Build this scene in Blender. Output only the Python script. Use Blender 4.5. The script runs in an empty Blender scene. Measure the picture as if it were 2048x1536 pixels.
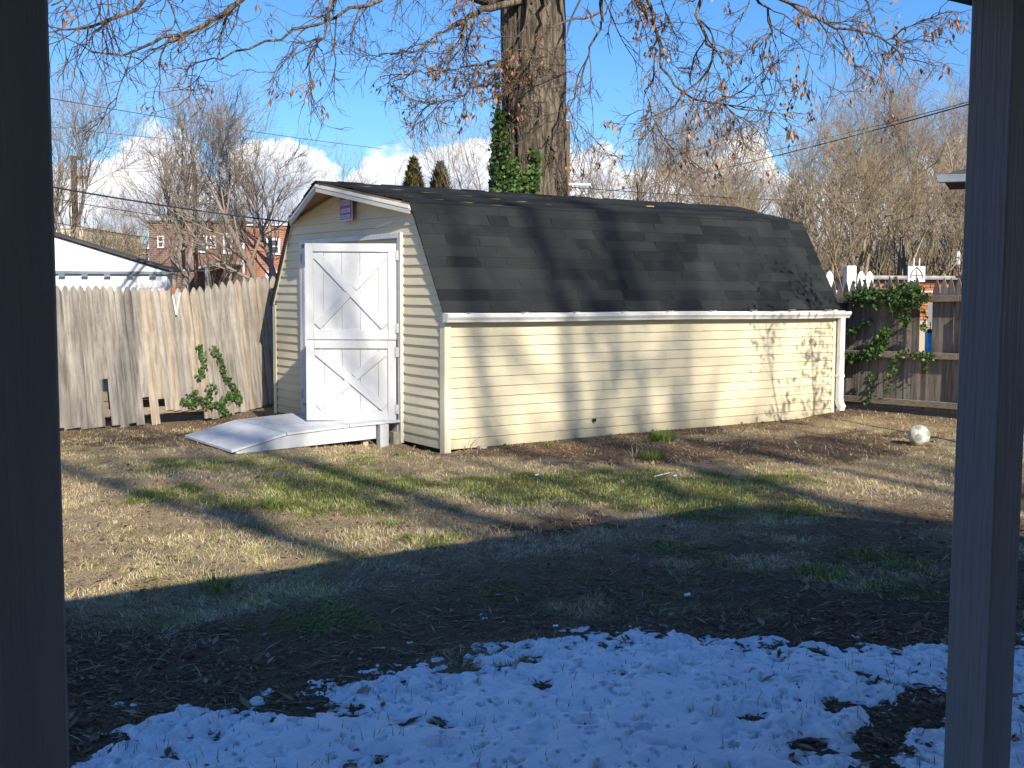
import bpy, math, random
import numpy as np
from mathutils import Matrix, Vector
random.seed(7)
RNG = np.random.default_rng(11)
R = math.radians
scene = bpy.context.scene

# ------------------------------------------------------------------ camera
# world frame: X runs along the shed's length, Y along its gable wall, Z up; the photographer stands at the origin under the porch
FPX, PITCH, ROLL, YAW, CAMH = 2287.54, .0834, -.0048, .6031, 1.597
CY, SY = math.cos(YAW), math.sin(YAW)
cd = bpy.data.cameras.new('camera')
cam = bpy.data.objects.new('camera', cd)
scene.collection.objects.link(cam)
cd.sensor_width = 36.0
cd.lens = 36.0 * FPX / 2048.0
cd.clip_start = .02
cd.clip_end = 3000
fw = Vector((SY * math.cos(PITCH), CY * math.cos(PITCH), -math.sin(PITCH)))
rt = Vector((CY, -SY, 0))
upv = rt.cross(fw)
c_, s_ = math.cos(ROLL), math.sin(ROLL)
rt2 = rt * c_ - upv * s_
up2 = upv * c_ + rt * s_
m = Matrix((rt2, up2, -fw)).transposed().to_4x4()
m.translation = Vector((0, 0, CAMH))
cam.matrix_world = m
scene.camera = cam

# ------------------------------------------------------------------ light
SUN_EL = R(30)
LH = (math.sin(R(13)), math.cos(R(13)))              # horizontal heading of the light
LDIR = Vector((LH[0] * math.cos(SUN_EL), LH[1] * math.cos(SUN_EL), -math.sin(SUN_EL)))
sd = bpy.data.lights.new('sun', 'SUN')
sd.energy = 5.0
sd.angle = R(.5)
sd.color = (1.0, .92, .79)
sun = bpy.data.objects.new('sun', sd)
scene.collection.objects.link(sun)
sun.rotation_euler = (-LDIR).to_track_quat('Z', 'Y').to_euler()
sun.location = (-10, -20, 20)

world = bpy.data.worlds.new("World")
scene.world = world
world.use_nodes = True
wn, wl = world.node_tree.nodes, world.node_tree.links
wn.clear()


class NT:
    """tiny node-tree helper"""
    def __init__(s, tree): s.t = tree; s.n = tree.nodes; s.l = tree.links
    def node(s, typ, inputs=None, **kw):
        n = s.n.new(typ)
        for k, v in kw.items(): setattr(n, k, v)
        for k, v in (inputs or {}).items():
            if hasattr(v, 'is_output'): s.l.new(v, n.inputs[k])
            else: n.inputs[k].default_value = v
        return n
    def math(s, op, a, b=0.0, c=None, clamp=False):
        d = {0: a, 1: b}
        if c is not None: d[2] = c
        n = s.node('ShaderNodeMath', d, operation=op); n.use_clamp = clamp
        return n.outputs[0]
    def mix(s, f, a, b, blend='MIX'):
        n = s.node('ShaderNodeMix', None, data_type='RGBA', blend_type=blend)
        for i, v in ((0, f), (6, a), (7, b)):
            if hasattr(v, 'is_output'): s.l.new(v, n.inputs[i])
            else: n.inputs[i].default_value = v if i == 0 else (*v[:3], 1)
        return n.outputs[2]
    def noise(s, vec, scale, detail=4, rough=.55, dist=0.0):
        d = {'Scale': scale, 'Detail': detail, 'Roughness': rough, 'Distortion': dist}
        if vec is not None: d['Vector'] = vec
        return s.node('ShaderNodeTexNoise', d).outputs[0]
    def ramp(s, f, lo, hi, a=0.0, b=1.0, smooth=True):
        n = s.node('ShaderNodeMapRange', {0: f, 1: lo, 2: hi, 3: a, 4: b})
        n.interpolation_type = 'SMOOTHSTEP' if smooth else 'LINEAR'
        return n.outputs[0]


W_ = NT(world.node_tree)
sky = W_.node('ShaderNodeTexSky', sky_type='NISHITA', sun_disc=False)
sky.sun_elevation = SUN_EL
sky.sun_rotation = math.atan2(-LH[0], -LH[1])
sky.air_density = 1.0
sky.dust_density = .35
sky.ozone_density = 3.0
tc = W_.node('ShaderNodeTexCoord')
xyz = W_.node('ShaderNodeSeparateXYZ', {0: tc.outputs['Generated']})
el = W_.math('ARCSINE', xyz.outputs[2])
# heading measured from the camera's own: 0 straight ahead, + to the right
ax = W_.math('ADD', W_.math('MULTIPLY', xyz.outputs[0], CY), W_.math('MULTIPLY', xyz.outputs[1], -SY))
ay = W_.math('ADD', W_.math('MULTIPLY', xyz.outputs[0], SY), W_.math('MULTIPLY', xyz.outputs[1], CY))
az = W_.math('ARCTAN2', ax, ay)
skyc = W_.node('ShaderNodeHueSaturation', {'Saturation': 1.16, 'Value': 1.0, 'Color': sky.outputs[0]}).outputs[0]
skyc = W_.mix(1.0, skyc, (.55, .76, 1.0), 'MULTIPLY')
cv = W_.node('ShaderNodeCombineXYZ', {0: W_.math('MULTIPLY', az, 1.0), 1: W_.math('MULTIPLY', el, 1.5), 2: 0.0}).outputs[0]
pn = W_.noise(W_.node('ShaderNodeCombineXYZ', {0: az, 1: 3.7, 2: 0.0}).outputs[0], 9.0, 2, .5)
fc = W_.node('ShaderNodeFloatCurve', {1: W_.ramp(az, -.6, .6, 0, 1, smooth=False)})
cpts = [(-60, 310), (100, 345), (190, 335), (250, 300), (320, 272), (400, 300), (425, 345), (450, 290), (560, 275), (640, 290), (700, 330), (735, 300), (800, 283), (850, 300), (920, 270), (1000, 278), (1130, 285), (1250, 300), (1380, 318), (1440, 300), (1480, 262), (1530, 300), (1600, 350), (1750, 345), (1880, 290), (2100, 310)]
cm = fc.mapping.curves[0]
cxy = [((math.atan((q_[0] - 1024) / 2287) + .6) / 1.2, (577 - q_[1]) / 2287 / .2) for q_ in cpts]
cm.points[0].location = (0, cxy[0][1]); cm.points[1].location = (1, cxy[-1][1])
for q_ in cxy: cm.points.new(*q_)
fc.mapping.update()
prof = W_.math('ADD', W_.math('MULTIPLY', fc.outputs[0], .2), W_.math('MULTIPLY', W_.math('SUBTRACT', pn, .5), .03))
bill = W_.noise(cv, 22.0, 8, .62)
wv = W_.node('ShaderNodeTexVoronoi', {'Vector': cv, 'Scale': 34.0}, feature='SMOOTH_F1').outputs['Distance']
edge = W_.math('SUBTRACT', W_.math('ADD', prof, W_.math('MULTIPLY', W_.math('SUBTRACT', bill, .5), .075)), el)
edge = W_.math('SUBTRACT', edge, W_.math('MULTIPLY', W_.math('SUBTRACT', wv, .35), .018))
cmask = W_.ramp(edge, 0.0, .012)
# thin, broken base of the bank
base = W_.noise(W_.node('ShaderNodeCombineXYZ', {0: az, 1: W_.math('MULTIPLY', el, 4.0), 2: 5.0}).outputs[0], 9.0, 5, .6)
thin = W_.ramp(W_.math('ADD', W_.math('MULTIPLY', el, 5.5), base), .52, .88)
cmask = W_.math('MULTIPLY', cmask, W_.math('ADD', W_.math('MULTIPLY', thin, .62), .38))
wisp = W_.noise(W_.node('ShaderNodeCombineXYZ', {0: W_.math('MULTIPLY', az, 1.0), 1: W_.math('MULTIPLY', el, 6.0), 2: 9.0}).outputs[0], 3.0, 6, .6)
cmask = W_.math('MAXIMUM', cmask, W_.ramp(wisp, .68, .9, 0, .35))
shade = W_.noise(W_.node('ShaderNodeCombineXYZ', {0: az, 1: W_.math('MULTIPLY', el, 1.8), 2: 2.0}).outputs[0], 16.0, 5, .6)
lum = W_.ramp(W_.math('ADD', W_.math('MULTIPLY', edge, -4.0), shade), .18, .62)
ccol = W_.mix(lum, (4.2, 4.7, 5.7), (9.2, 9.1, 9.0))
fin = W_.mix(cmask, skyc, ccol)
bg = W_.node('ShaderNodeBackground', {0: fin, 1: .104})
wo = W_.node('ShaderNodeOutputWorld')
W_.l.new(bg.outputs[0], wo.inputs[0])

scene.view_settings.view_transform = 'Standard'
scene.view_settings.look = 'None'
scene.view_settings.exposure = 0.7
scene.view_settings.gamma = 1.0
scene.view_settings.use_curve_mapping = False
scene.render.engine = 'CYCLES'
scene.cycles.max_bounces = 6


# ------------------------------------------------------------------ helpers
def local(x, y, z):                       # photographer's right / ahead / above eye -> world
    return Vector((CY * x + SY * y, -SY * x + CY * y, z + CAMH))


def ray(px, py):
    x, y = px - 1024, py - 768
    u, v = c_ * x + s_ * y, -s_ * x + c_ * y
    cp, sp = math.cos(PITCH), math.sin(PITCH)
    Z = -v / FPX
    return (u / FPX, cp + Z * sp, -sp + Z * cp)


def at(px, py, depth):                    # point at a given distance ahead
    r = ray(px, py); k = depth / r[1]
    return local(r[0] * k, depth, r[2] * k)


def onground(px, py, z=0.0):
    r = ray(px, py); k = (z - CAMH) / r[2]
    return local(r[0] * k, r[1] * k, z - CAMH)


def smooth(x): x = np.clip(x, 0, 1); return x * x * (3 - 2 * x)


def _h(ix, iy, seed):
    n = (ix * 374761393 + iy * 668265263 + seed * 974711) & 0xffffffff
    n = ((n ^ (n >> 13)) * 1274126177) & 0xffffffff
    return ((n ^ (n >> 16)) & 0xffff) / 65535.0


def vnoise(x, y, seed=0):
    x = np.asarray(x, float); y = np.asarray(y, float)
    ix, iy = np.floor(x).astype(np.int64), np.floor(y).astype(np.int64)
    fx, fy = x - ix, y - iy
    fx, fy = fx * fx * (3 - 2 * fx), fy * fy * (3 - 2 * fy)
    a = _h(ix, iy, seed); b = _h(ix + 1, iy, seed); c = _h(ix, iy + 1, seed); d = _h(ix + 1, iy + 1, seed)
    return (a * (1 - fx) + b * fx) * (1 - fy) + (c * (1 - fx) + d * fx) * fy


def fbm(x, y, seed=0, o=4, g=.5):
    s = 0; a = 1; t = 0
    for k in range(o):
        s = s + a * vnoise(np.asarray(x) * 2 ** k + 13.1 * k, np.asarray(y) * 2 ** k + 7.7 * k, seed + k); t += a; a *= g
    return s / t


def link(o):
    scene.collection.objects.link(o); return o


def tag(o, label=None, cat=None, group=None, kind=None):
    if label: o['label'] = label
    if cat: o['category'] = cat
    if group: o['group'] = group
    if kind: o['kind'] = kind
    return o


def empty(name, loc=(0, 0, 0), label=None, cat=None, group=None):
    o = bpy.data.objects.new(name, None); o.location = loc; o.empty_display_size = .1
    link(o); return tag(o, label, cat, group)


def mesh_np(name, V, F, mat, parent=None, smoothf=False, attrs=None, link_=True):
    """V (n,3), F list of arrays (k,3) / (k,4)"""
    me = bpy.data.meshes.new(name)
    V = np.asarray(V, np.float32)
    me.vertices.add(len(V)); me.vertices.foreach_set('co', V.ravel())
    Fs = [np.asarray(f, np.int32) for f in (F if isinstance(F, list) else [F]) if len(f)]
    loops = np.concatenate([f.ravel() for f in Fs])
    tot = np.concatenate([np.full(len(f), f.shape[1], np.int32) for f in Fs])
    st = np.concatenate([[0], np.cumsum(tot)[:-1]]).astype(np.int32)
    me.loops.add(len(loops)); me.loops.foreach_set('vertex_index', loops)
    me.polygons.add(len(tot)); me.polygons.foreach_set('loop_start', st); me.polygons.foreach_set('loop_total', tot)
    if smoothf: me.polygons.foreach_set('use_smooth', np.ones(len(tot), bool))
    for k, a in (attrs or {}).items():
        at_ = me.attributes.new(k, 'FLOAT', 'POINT'); at_.data.foreach_set('value', np.asarray(a, np.float32).ravel())
    me.update(calc_edges=True)
    if mat: me.materials.append(mat)
    o = bpy.data.objects.new(name, me)
    if link_: link(o)
    if parent: o.parent = parent
    return o


class MB:
    """collects simple solids, then builds ONE object"""
    def __init__(s, M=None): s.v = []; s.f = []; s.M = M or Matrix.Identity(4)
    def add(s, vs, fs, M=None):
        M = s.M @ M if M else s.M
        b = len(s.v); s.v += [tuple(M @ Vector(v)) for v in vs]; s.f += [tuple(b + i for i in f) for f in fs]; return s
    def box(s, x0, x1, y0, y1, z0, z1, M=None):
        vs = [(x, y, z) for z in (z0, z1) for y in (y0, y1) for x in (x0, x1)]
        return s.add(vs, [(0, 2, 3, 1), (4, 5, 7, 6), (0, 1, 5, 4), (2, 6, 7, 3), (0, 4, 6, 2), (1, 3, 7, 5)], M)
    def prism(s, poly, h0, h1, plane='xz', M=None):
        """polygon (ccw) extruded along the third axis"""
        n = len(poly)
        def P(a, b, h): return {'xz': (a, h, b), 'yz': (h, a, b), 'xy': (a, b, h)}[plane]
        vs = [P(a, b, h0) for a, b in poly] + [P(a, b, h1) for a, b in poly]
        fs = [tuple(range(n - 1, -1, -1)), tuple(range(n, 2 * n))] + [(i, (i + 1) % n, n + (i + 1) % n, n + i) for i in range(n)]
        return s.add(vs, fs, M)
    def cyl(s, p0, p1, r0, r1=None, n=10, M=None):
        p0, p1 = Vector(p0), Vector(p1); r1 = r0 if r1 is None else r1
        d = (p1 - p0).normalized(); u = d.orthogonal().normalized(); w = d.cross(u)
        vs = []
        for p, r in ((p0, r0), (p1, r1)):
            for i in range(n):
                a = 2 * math.pi * i / n; vs.append(p + u * r * math.cos(a) + w * r * math.sin(a))
        return s.add(vs, [tuple(range(n - 1, -1, -1)), tuple(range(n, 2 * n))] + [(i, (i + 1) % n, n + (i + 1) % n, n + i) for i in range(n)], M)
    def build(s, name, mat, parent=None, smoothf=False, bevel=0, recalc=True):
        import bmesh
        me = bpy.data.meshes.new(name); me.from_pydata(s.v, [], s.f); me.update()
        if recalc:
            bm = bmesh.new(); bm.from_mesh(me); bmesh.ops.recalc_face_normals(bm, faces=bm.faces)
            if bevel: bmesh.ops.bevel(bm, geom=bm.edges[:], offset=bevel, segments=1, affect='EDGES', clamp_overlap=True)
            bm.to_mesh(me); bm.free()
        if smoothf:
            for p in me.polygons: p.use_smooth = True
        if mat: me.materials.append(mat)
        o = link(bpy.data.objects.new(name, me))
        if parent: o.parent = parent
        return o


def inst(src_mesh, name, parent, loc=(0, 0, 0), rot=(0, 0, 0), scale=(1, 1, 1)):
    o = bpy.data.objects.new(name, src_mesh); o.location = loc; o.rotation_euler = rot; o.scale = scale
    link(o)
    if parent: o.parent = parent
    return o


# ------------------------------------------------------------------ materials
def mat(name, col, col2=None, rough=.8, scale=6.0, detail=5, lo=.35, hi=.65, stretch=(1, 1, 1), bump=0.0, bscale=60.0, rnd=0.0,
        dirt_shade=None, dirt_shade_scale=2.0, dirt_shade_amt=.5, coords='Object', spec=.3, bstretch=None, metallic=0.0, splash=False):
    m = bpy.data.materials.new(name); m.use_nodes = True
    t = NT(m.node_tree); b = t.n['Principled BSDF']
    b.inputs['Roughness'].default_value = rough
    b.inputs['Specular IOR Level'].default_value = spec
    b.inputs['Metallic'].default_value = metallic
    co = t.node('ShaderNodeTexCoord').outputs[coords] if coords != 'World' else t.node('ShaderNodeNewGeometry').outputs['Position']
    oi = t.node('ShaderNodeObjectInfo')
    vec = t.node('ShaderNodeMapping', {0: co, 3: stretch}).outputs[0]
    if rnd:
        off = t.node('ShaderNodeCombineXYZ', {0: t.math('MULTIPLY', oi.outputs['Random'], 37.0), 1: t.math('MULTIPLY', oi.outputs['Random'], 91.0), 2: 0.0}).outputs[0]
        vec = t.node('ShaderNodeVectorMath', {0: vec, 1: off}, operation='ADD').outputs[0]
    c = (*col, 1)
    n1 = t.noise(vec, scale, detail, .6)
    cc = t.mix(t.ramp(n1, lo, hi), col, col2 or col)
    if dirt_shade:
        dn = t.noise(co, dirt_shade_scale, 6, .65)
        cc = t.mix(t.math('MULTIPLY', t.ramp(dn, .45, .75), dirt_shade_amt), cc, dirt_shade)
    if rnd:
        v = t.math('ADD', t.math('MULTIPLY', t.math('FRACT', t.math('MULTIPLY', oi.outputs['Random'], 7.31)), rnd * 2), 1 - rnd)
        cc = t.node('ShaderNodeHueSaturation', {'Value': v, 'Color': cc}).outputs[0]
    t.l.new(cc, b.inputs['Base Color'])
    if splash:
        zz_ = t.node('ShaderNodeSeparateXYZ', {0: co}).outputs[2]
        sp_ = t.math('MULTIPLY', t.ramp(t.math('ADD', zz_, t.math('MULTIPLY', t.noise(co, 5, 5, .7), .5)), .15, .62, 1, 0), .55)
        cc = t.mix(sp_, cc, (.26, .21, .14)); t.l.new(cc, b.inputs['Base Color'])
    if bump:
        v2 = t.node('ShaderNodeMapping', {0: co, 3: bstretch or stretch}).outputs[0]
        bn = t.noise(v2, bscale, 4, .6)
        bp = t.node('ShaderNodeBump', {'Strength': 1.0, 'Distance': bump, 'Height': bn})
        t.l.new(bp.outputs[0], b.inputs['Normal'])
    return m


M = {}
M['siding'] = mat('cream_siding', (.60, .53, .355), (.66, .585, .395), rough=.5, scale=1.2, dirt_shade=(.36, .33, .24), dirt_shade_scale=1.1, dirt_shade_amt=.35, bump=.0006, bscale=90, stretch=(.4, .4, 5), splash=True)
M['siding_front'] = mat('cream_siding_front', (.60, .535, .37), (.65, .58, .40), rough=.5, scale=1.3, dirt_shade=(.40, .37, .28), dirt_shade_scale=1.4, dirt_shade_amt=.35, bump=.0006, bscale=90, splash=True)
M['trim'] = mat('cream_trim', (.62, .56, .40), (.68, .62, .45), rough=.5, scale=2, dirt_shade=(.4, .36, .26), dirt_shade_amt=.3)
M['white'] = mat('white_paint', (.53, .535, .54), (.64, .645, .65), rough=.55, scale=3, dirt_shade=(.38, .38, .36), dirt_shade_scale=3.0, dirt_shade_amt=.45, bump=.0012, bscale=30, stretch=(1, 1, .15), rnd=.03)
M['ramp_white'] = mat('ramp_paint', (.42, .44, .46), (.55, .57, .60), rough=.6, scale=2.5, dirt_shade=(.30, .29, .27), dirt_shade_scale=5, dirt_shade_amt=.45, bump=.0015, bscale=25, rnd=.03)
M['gutter'] = mat('gutter_white', (.66, .65, .60), (.74, .73, .68), rough=.4, scale=2, dirt_shade=(.35, .32, .27), dirt_shade_scale=3, dirt_shade_amt=.5)
M['fascia'] = mat('weathered_fascia', (.48, .48, .45), (.55, .42, .32), rough=.8, scale=4, lo=.45, hi=.7, bump=.001, bscale=40)
M['rawwood'] = mat('raw_plywood', (.42, .27, .14), (.52, .36, .20), rough=.8, scale=3, stretch=(1, 1, 6), bump=.001)
M['wood'] = mat('weathered_picket', (.335, .305, .265), (.185, .165, .14), rough=.95, scale=3.2, lo=.40, hi=.66, stretch=(9, 9, .6), bump=.005, bscale=14, bstretch=(10, 10, .7), rnd=.16, dirt_shade=(.14, .12, .095), dirt_shade_scale=3.0, dirt_shade_amt=.6)
M['woodwarm'] = mat('weathered_warm_picket', (.38, .32, .25), (.23, .19, .14), rough=.95, scale=3.2, lo=.40, hi=.66, stretch=(9, 9, .6), bump=.005, bscale=14, bstretch=(10, 10, .7), rnd=.14, dirt_shade=(.15, .12, .09), dirt_shade_scale=3.0, dirt_shade_amt=.55)
M['wooddark'] = mat('grey_picket', (.225, .20, .17), (.12, .105, .085), rough=.95, scale=3.2, lo=.4, hi=.66, stretch=(9, 9, .6), bump=.004, bscale=14, bstretch=(10, 10, .7), rnd=.2, dirt_shade=(.06, .05, .04), dirt_shade_scale=3.0, dirt_shade_amt=.6)
M['woodgreen'] = mat('mossy_picket', (.22, .17, .07), (.13, .10, .045), rough=.95, scale=3.2, lo=.4, hi=.66, stretch=(9, 9, .6), bump=.004, bscale=14, bstretch=(10, 10, .7), rnd=.15)
M['rail'] = mat('weathered_rail', (.27, .225, .175), (.16, .13, .10), rough=.95, scale=6, stretch=(2, 2, 14), bump=.003, bscale=18, rnd=.1)
M['metal'] = mat('galvanised', (.45, .46, .48), (.55, .56, .58), rough=.5, scale=10, metallic=.3)
M['greyshade'] = mat('grey_trim_and_shade', (.15, .18, .22), (.19, .22, .26), rough=.5)  # plain grey trim; on the neighbour's gutter it paints in shade
M['black'] = mat('black_plastic', (.02, .02, .02), rough=.4)
M['dark'] = mat('dark_void', (.035, .027, .02), rough=.95)
M['concrete'] = mat('concrete_block', (.42, .39, .34), (.30, .27, .22), rough=.95, scale=12, bump=.004, bscale=60)
M['bark'] = mat('oak_bark', (.20, .165, .125), (.05, .042, .033), rough=1, scale=5, lo=.35, hi=.65, stretch=(4, 4, .55), bump=.05, bscale=5, bstretch=(5, 5, .5), dirt_shade=(.04, .032, .022), dirt_shade_scale=1.6, dirt_shade_amt=.5, spec=.1)  # dark blotches paint in the shade of the oak's own branches
M['twig'] = mat('oak_twig', (.15, .115, .085), (.08, .06, .045), rough=1, scale=3, spec=.1)
M['treetan'] = mat('tan_bark', (.34, .27, .195), (.22, .17, .12), rough=1, scale=1.5, spec=.1)
M['treegrey'] = mat('grey_bark', (.30, .255, .21), (.19, .155, .125), rough=1, scale=1.5, spec=.1)
M['treeolive'] = mat('olive_bark', (.33, .27, .18), (.20, .16, .105), rough=1, scale=1.5, spec=.1)
M['pole'] = mat('utility_pole_wood', (.20, .12, .078), (.13, .085, .06), rough=.95, scale=3, stretch=(4, 4, .4), bump=.004)
M['wire'] = mat('wire', (.03, .03, .032), rough=.7)
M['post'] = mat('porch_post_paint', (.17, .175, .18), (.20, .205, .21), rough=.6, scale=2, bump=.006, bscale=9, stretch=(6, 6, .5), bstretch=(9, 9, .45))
M['postin'] = mat('porch_post_brown', (.055, .05, .045), (.065, .06, .055), rough=.7, scale=2, bump=.0015, bscale=14, bstretch=(7, 7, .5))
M['darkroof'] = mat('dark_shingle', (.05, .048, .046), (.08, .075, .07), rough=.95, scale=20, bump=.004)
M['vinyl'] = mat('white_vinyl', (.80, .80, .79), (.74, .74, .73), rough=.4, scale=2)
M['garage'] = mat('garage_white', (.74, .73, .69), (.78, .77, .73), rough=.6, scale=1)
M['cream'] = mat('cream_stucco', (.68, .58, .36), (.72, .62, .40), rough=.8, scale=1)
M['glass'] = mat('window_glass', (.045, .055, .07), (.09, .10, .12), rough=.12, scale=.8, spec=.6)
M['rust'] = mat('red_tin', (.5, .09, .04), rough=.6)
M['purple'] = mat('purple_print', (.16, .08, .26), (.20, .10, .30), rough=.5)
M['signwhite'] = mat('sign_white', (.62, .55, .70), (.55, .48, .64), rough=.5, scale=20)
M['blue'] = mat('blue_plastic', (.01, .22, .62), (.02, .34, .75), rough=.4, scale=40, lo=.45, hi=.55, stretch=(1, 1, .4))
M['brown_leaf'] = mat('fallen_leaf', (.23, .13, .07), (.36, .23, .13), rough=.9, scale=3, coords='World')


def brickmat(name, c1, c2, mortar, sc=1.0, rnd=False):
    m = bpy.data.materials.new(name); m.use_nodes = True
    t = NT(m.node_tree); b = t.n['Principled BSDF']; b.inputs['Roughness'].default_value = .9
    co = t.node('ShaderNodeTexCoord').outputs['Object']
    sp = t.node('ShaderNodeSeparateXYZ', {0: co})
    v = t.node('ShaderNodeCombineXYZ', {0: t.math('ADD', sp.outputs[0], sp.outputs[1]), 1: sp.outputs[2], 2: 0.0}).outputs[0]
    br = t.node('ShaderNodeTexBrick', {'Vector': v, 'Color1': (*c1, 1), 'Color2': (*c2, 1), 'Mortar': (*mortar, 1), 'Scale': 1.0 / sc,
                'Mortar Size': .012, 'Brick Width': .22, 'Row Height': .076, 'Bias': 0.0})
    n = t.noise(co, 1.7, 5, .6)
    c = t.mix(t.math('MULTIPLY', t.ramp(n, .4, .7), .45), br.outputs[0], (c1[0] * .6, c1[1] * .6, c1[2] * .6))
    t.l.new(c, b.inputs['Base Color'])
    t.l.new(t.node('ShaderNodeBump', {'Strength': .6, 'Distance': .01, 'Height': br.outputs[1]}).outputs[0], b.inputs['Normal'])
    return m


M['brick'] = brickmat('brown_brick', (.22, .10, .065), (.15, .075, .055), (.25, .21, .18))
M['brickred'] = brickmat('red_brick', (.34, .125, .065), (.25, .09, .05), (.32, .25, .2))
M['brickpiece'] = mat('orange_brick', (.46, .19, .10), (.36, .14, .07), rough=.9, scale=6, rnd=.28, bump=.003)
M['mortar'] = mat('mortar', (.40, .33, .26), rough=.95)


def shingle_mat():
    m = bpy.data.materials.new('asphalt_shingle'); m.use_nodes = True
    t = NT(m.node_tree); b = t.n['Principled BSDF']; b.inputs['Roughness'].default_value = .85
    b.inputs['Specular IOR Level'].default_value = .2
    oi = t.node('ShaderNodeObjectInfo').outputs['Random']
    co = t.node('ShaderNodeTexCoord').outputs['Object']
    gr = t.noise(co, 260, 2, .7)
    bl = t.noise(co, 3.0, 4, .6)
    c = t.mix(oi, (.009, .010, .011), (.023, .0255, .025))
    c = t.mix(t.ramp(gr, .3, .75), t.mix(1, c, (.75, .75, .75), 'MULTIPLY'), t.mix(1, c, (1.5, 1.5, 1.5), 'MULTIPLY'))
    c = t.mix(t.math('MULTIPLY', t.ramp(bl, .45, .7), .35), c, (.034, .037, .036))
    t.l.new(c, b.inputs['Base Color'])
    t.l.new(t.node('ShaderNodeBump', {'Strength': .8, 'Distance': .003, 'Height': gr}).outputs[0], b.inputs['Normal'])
    return m


M['shingle'] = shingle_mat()


def attr_ramp_mat(name, stops, attr='tone', rough=.95, extra=None, trans=0.0, bump=0):
    """colour picked along a ramp by a per-blade value"""
    m = bpy.data.materials.new(name); m.use_nodes = True
    t = NT(m.node_tree); b = t.n['Principled BSDF']; b.inputs['Roughness'].default_value = rough
    b.inputs['Specular IOR Level'].default_value = .15
    a = t.node('ShaderNodeAttribute', attribute_name=attr).outputs['Fac']
    r = t.node('ShaderNodeValToRGB', {0: a}); e = r.color_ramp.elements
    e[0].position, e[0].color = stops[0][0], (*stops[0][1], 1)
    e[1].position, e[1].color = stops[-1][0], (*stops[-1][1], 1)
    for p, c in stops[1:-1]:
        k = e.new(p); k.color = (*c, 1)
    t.l.new(r.outputs[0], b.inputs['Base Color'])
    if trans:
        tr = t.node('ShaderNodeBsdfTranslucent', {0: r.outputs[0]})
        mx = t.node('ShaderNodeMixShader', {0: trans, 1: b.outputs[0], 2: tr.outputs[0]})
        t.l.new(mx.outputs[0], t.n['Material Output'].inputs[0])
    return m


M['grass'] = attr_ramp_mat('lawn_grass', [(0, (.15, .10, .06)), (.2, (.42, .31, .18)), (.38, (.68, .55, .35)), (.47, (.78, .66, .45)), (.6, (.47, .43, .16)), (.8, (.23, .28, .07)), (1, (.08, .15, .035))], trans=.25)
M['litter'] = attr_ramp_mat('leaf_litter', [(0, (.07, .045, .03)), (.35, (.16, .10, .06)), (.7, (.30, .21, .13)), (.93, (.42, .34, .24)), (1, (.6, .56, .5))], trans=.1)
M['oakleaf'] = attr_ramp_mat('oak_leaf', [(0, (.10, .05, .03)), (.5, (.32, .17, .10)), (1, (.58, .36, .21))], trans=.3)
M['ivy'] = attr_ramp_mat('ivy_leaf', [(0, (.018, .04, .012)), (.5, (.05, .10, .025)), (.85, (.11, .17, .05)), (1, (.22, .25, .12))], rough=.45, trans=.12)
M['conifer'] = attr_ramp_mat('conifer_leaf', [(0, (.04, .05, .018)), (.5, (.12, .11, .035)), (1, (.24, .19, .07))], trans=.15)


def ground_mat():
    m = bpy.data.materials.new('soil'); m.use_nodes = True
    t = NT(m.node_tree); b = t.n['Principled BSDF']; b.inputs['Roughness'].default_value = 1
    b.inputs['Specular IOR Level'].default_value = .1
    p = t.node('ShaderNodeNewGeometry').outputs['Position']
    g = t.node('ShaderNodeAttribute', attribute_name='green').outputs['Fac']
    n1 = t.noise(p, 38, 6, .7); n2 = t.noise(p, 2.2, 4, .6); n3 = t.noise(p, 140, 3, .7)
    soil = t.mix(t.ramp(n1, .3, .7), (.07, .045, .03), (.22, .15, .10))
    soil = t.mix(t.math('MULTIPLY', t.ramp(n2, .45, .7), .5), soil, (.20, .105, .06))
    straw = t.mix(t.ramp(n3, .35, .65), (.19, .135, .08), (.58, .45, .28))
    gr = t.mix(t.ramp(n3, .3, .7), (.055, .075, .024), (.13, .145, .05))
    st = t.node('ShaderNodeAttribute', attribute_name='straw').outputs['Fac']
    c = t.mix(st, soil, straw)
    c = t.mix(g, c, gr)
    t.l.new(c, b.inputs['Base Color'])
    h = t.math('ADD', n1, t.math('MULTIPLY', n3, .4))
    t.l.new(t.node('ShaderNodeBump', {'Strength': 1.0, 'Distance': .018, 'Height': h}).outputs[0], b.inputs['Normal'])
    return m


M['ground'] = ground_mat()


def snow_mat():
    m = bpy.data.materials.new('snow'); m.use_nodes = True
    t = NT(m.node_tree); b = t.n['Principled BSDF']
    b.inputs['Roughness'].default_value = .65
    p = t.node('ShaderNodeNewGeometry').outputs['Position']
    n = t.noise(p, 60, 5, .7)
    c = t.mix(t.ramp(n, .3, .6), (.88, .91, .95), (.96, .97, .98))
    t.l.new(c, b.inputs['Base Color'])
    b.inputs['Subsurface Weight'].default_value = 0
    t.l.new(t.node('ShaderNodeBump', {'Strength': .7, 'Distance': .012, 'Height': n}).outputs[0], b.inputs['Normal'])
    return m


M['snow'] = snow_mat()

# ------------------------------------------------------------------ shed frame and ground
X0, Y0, SW, SL = 5.797, 9.582, 4.2506, 5.7899       # near corner, gable width (along Y), length (along X)
HE, HB, BI, HP, OV = 1.37, 2.454, .6402, 2.7534, .35  # eave, break height, break inset, peak, prow of the gable
FENCE_Y, FENCE_X = 14.74, 12.05


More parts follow.
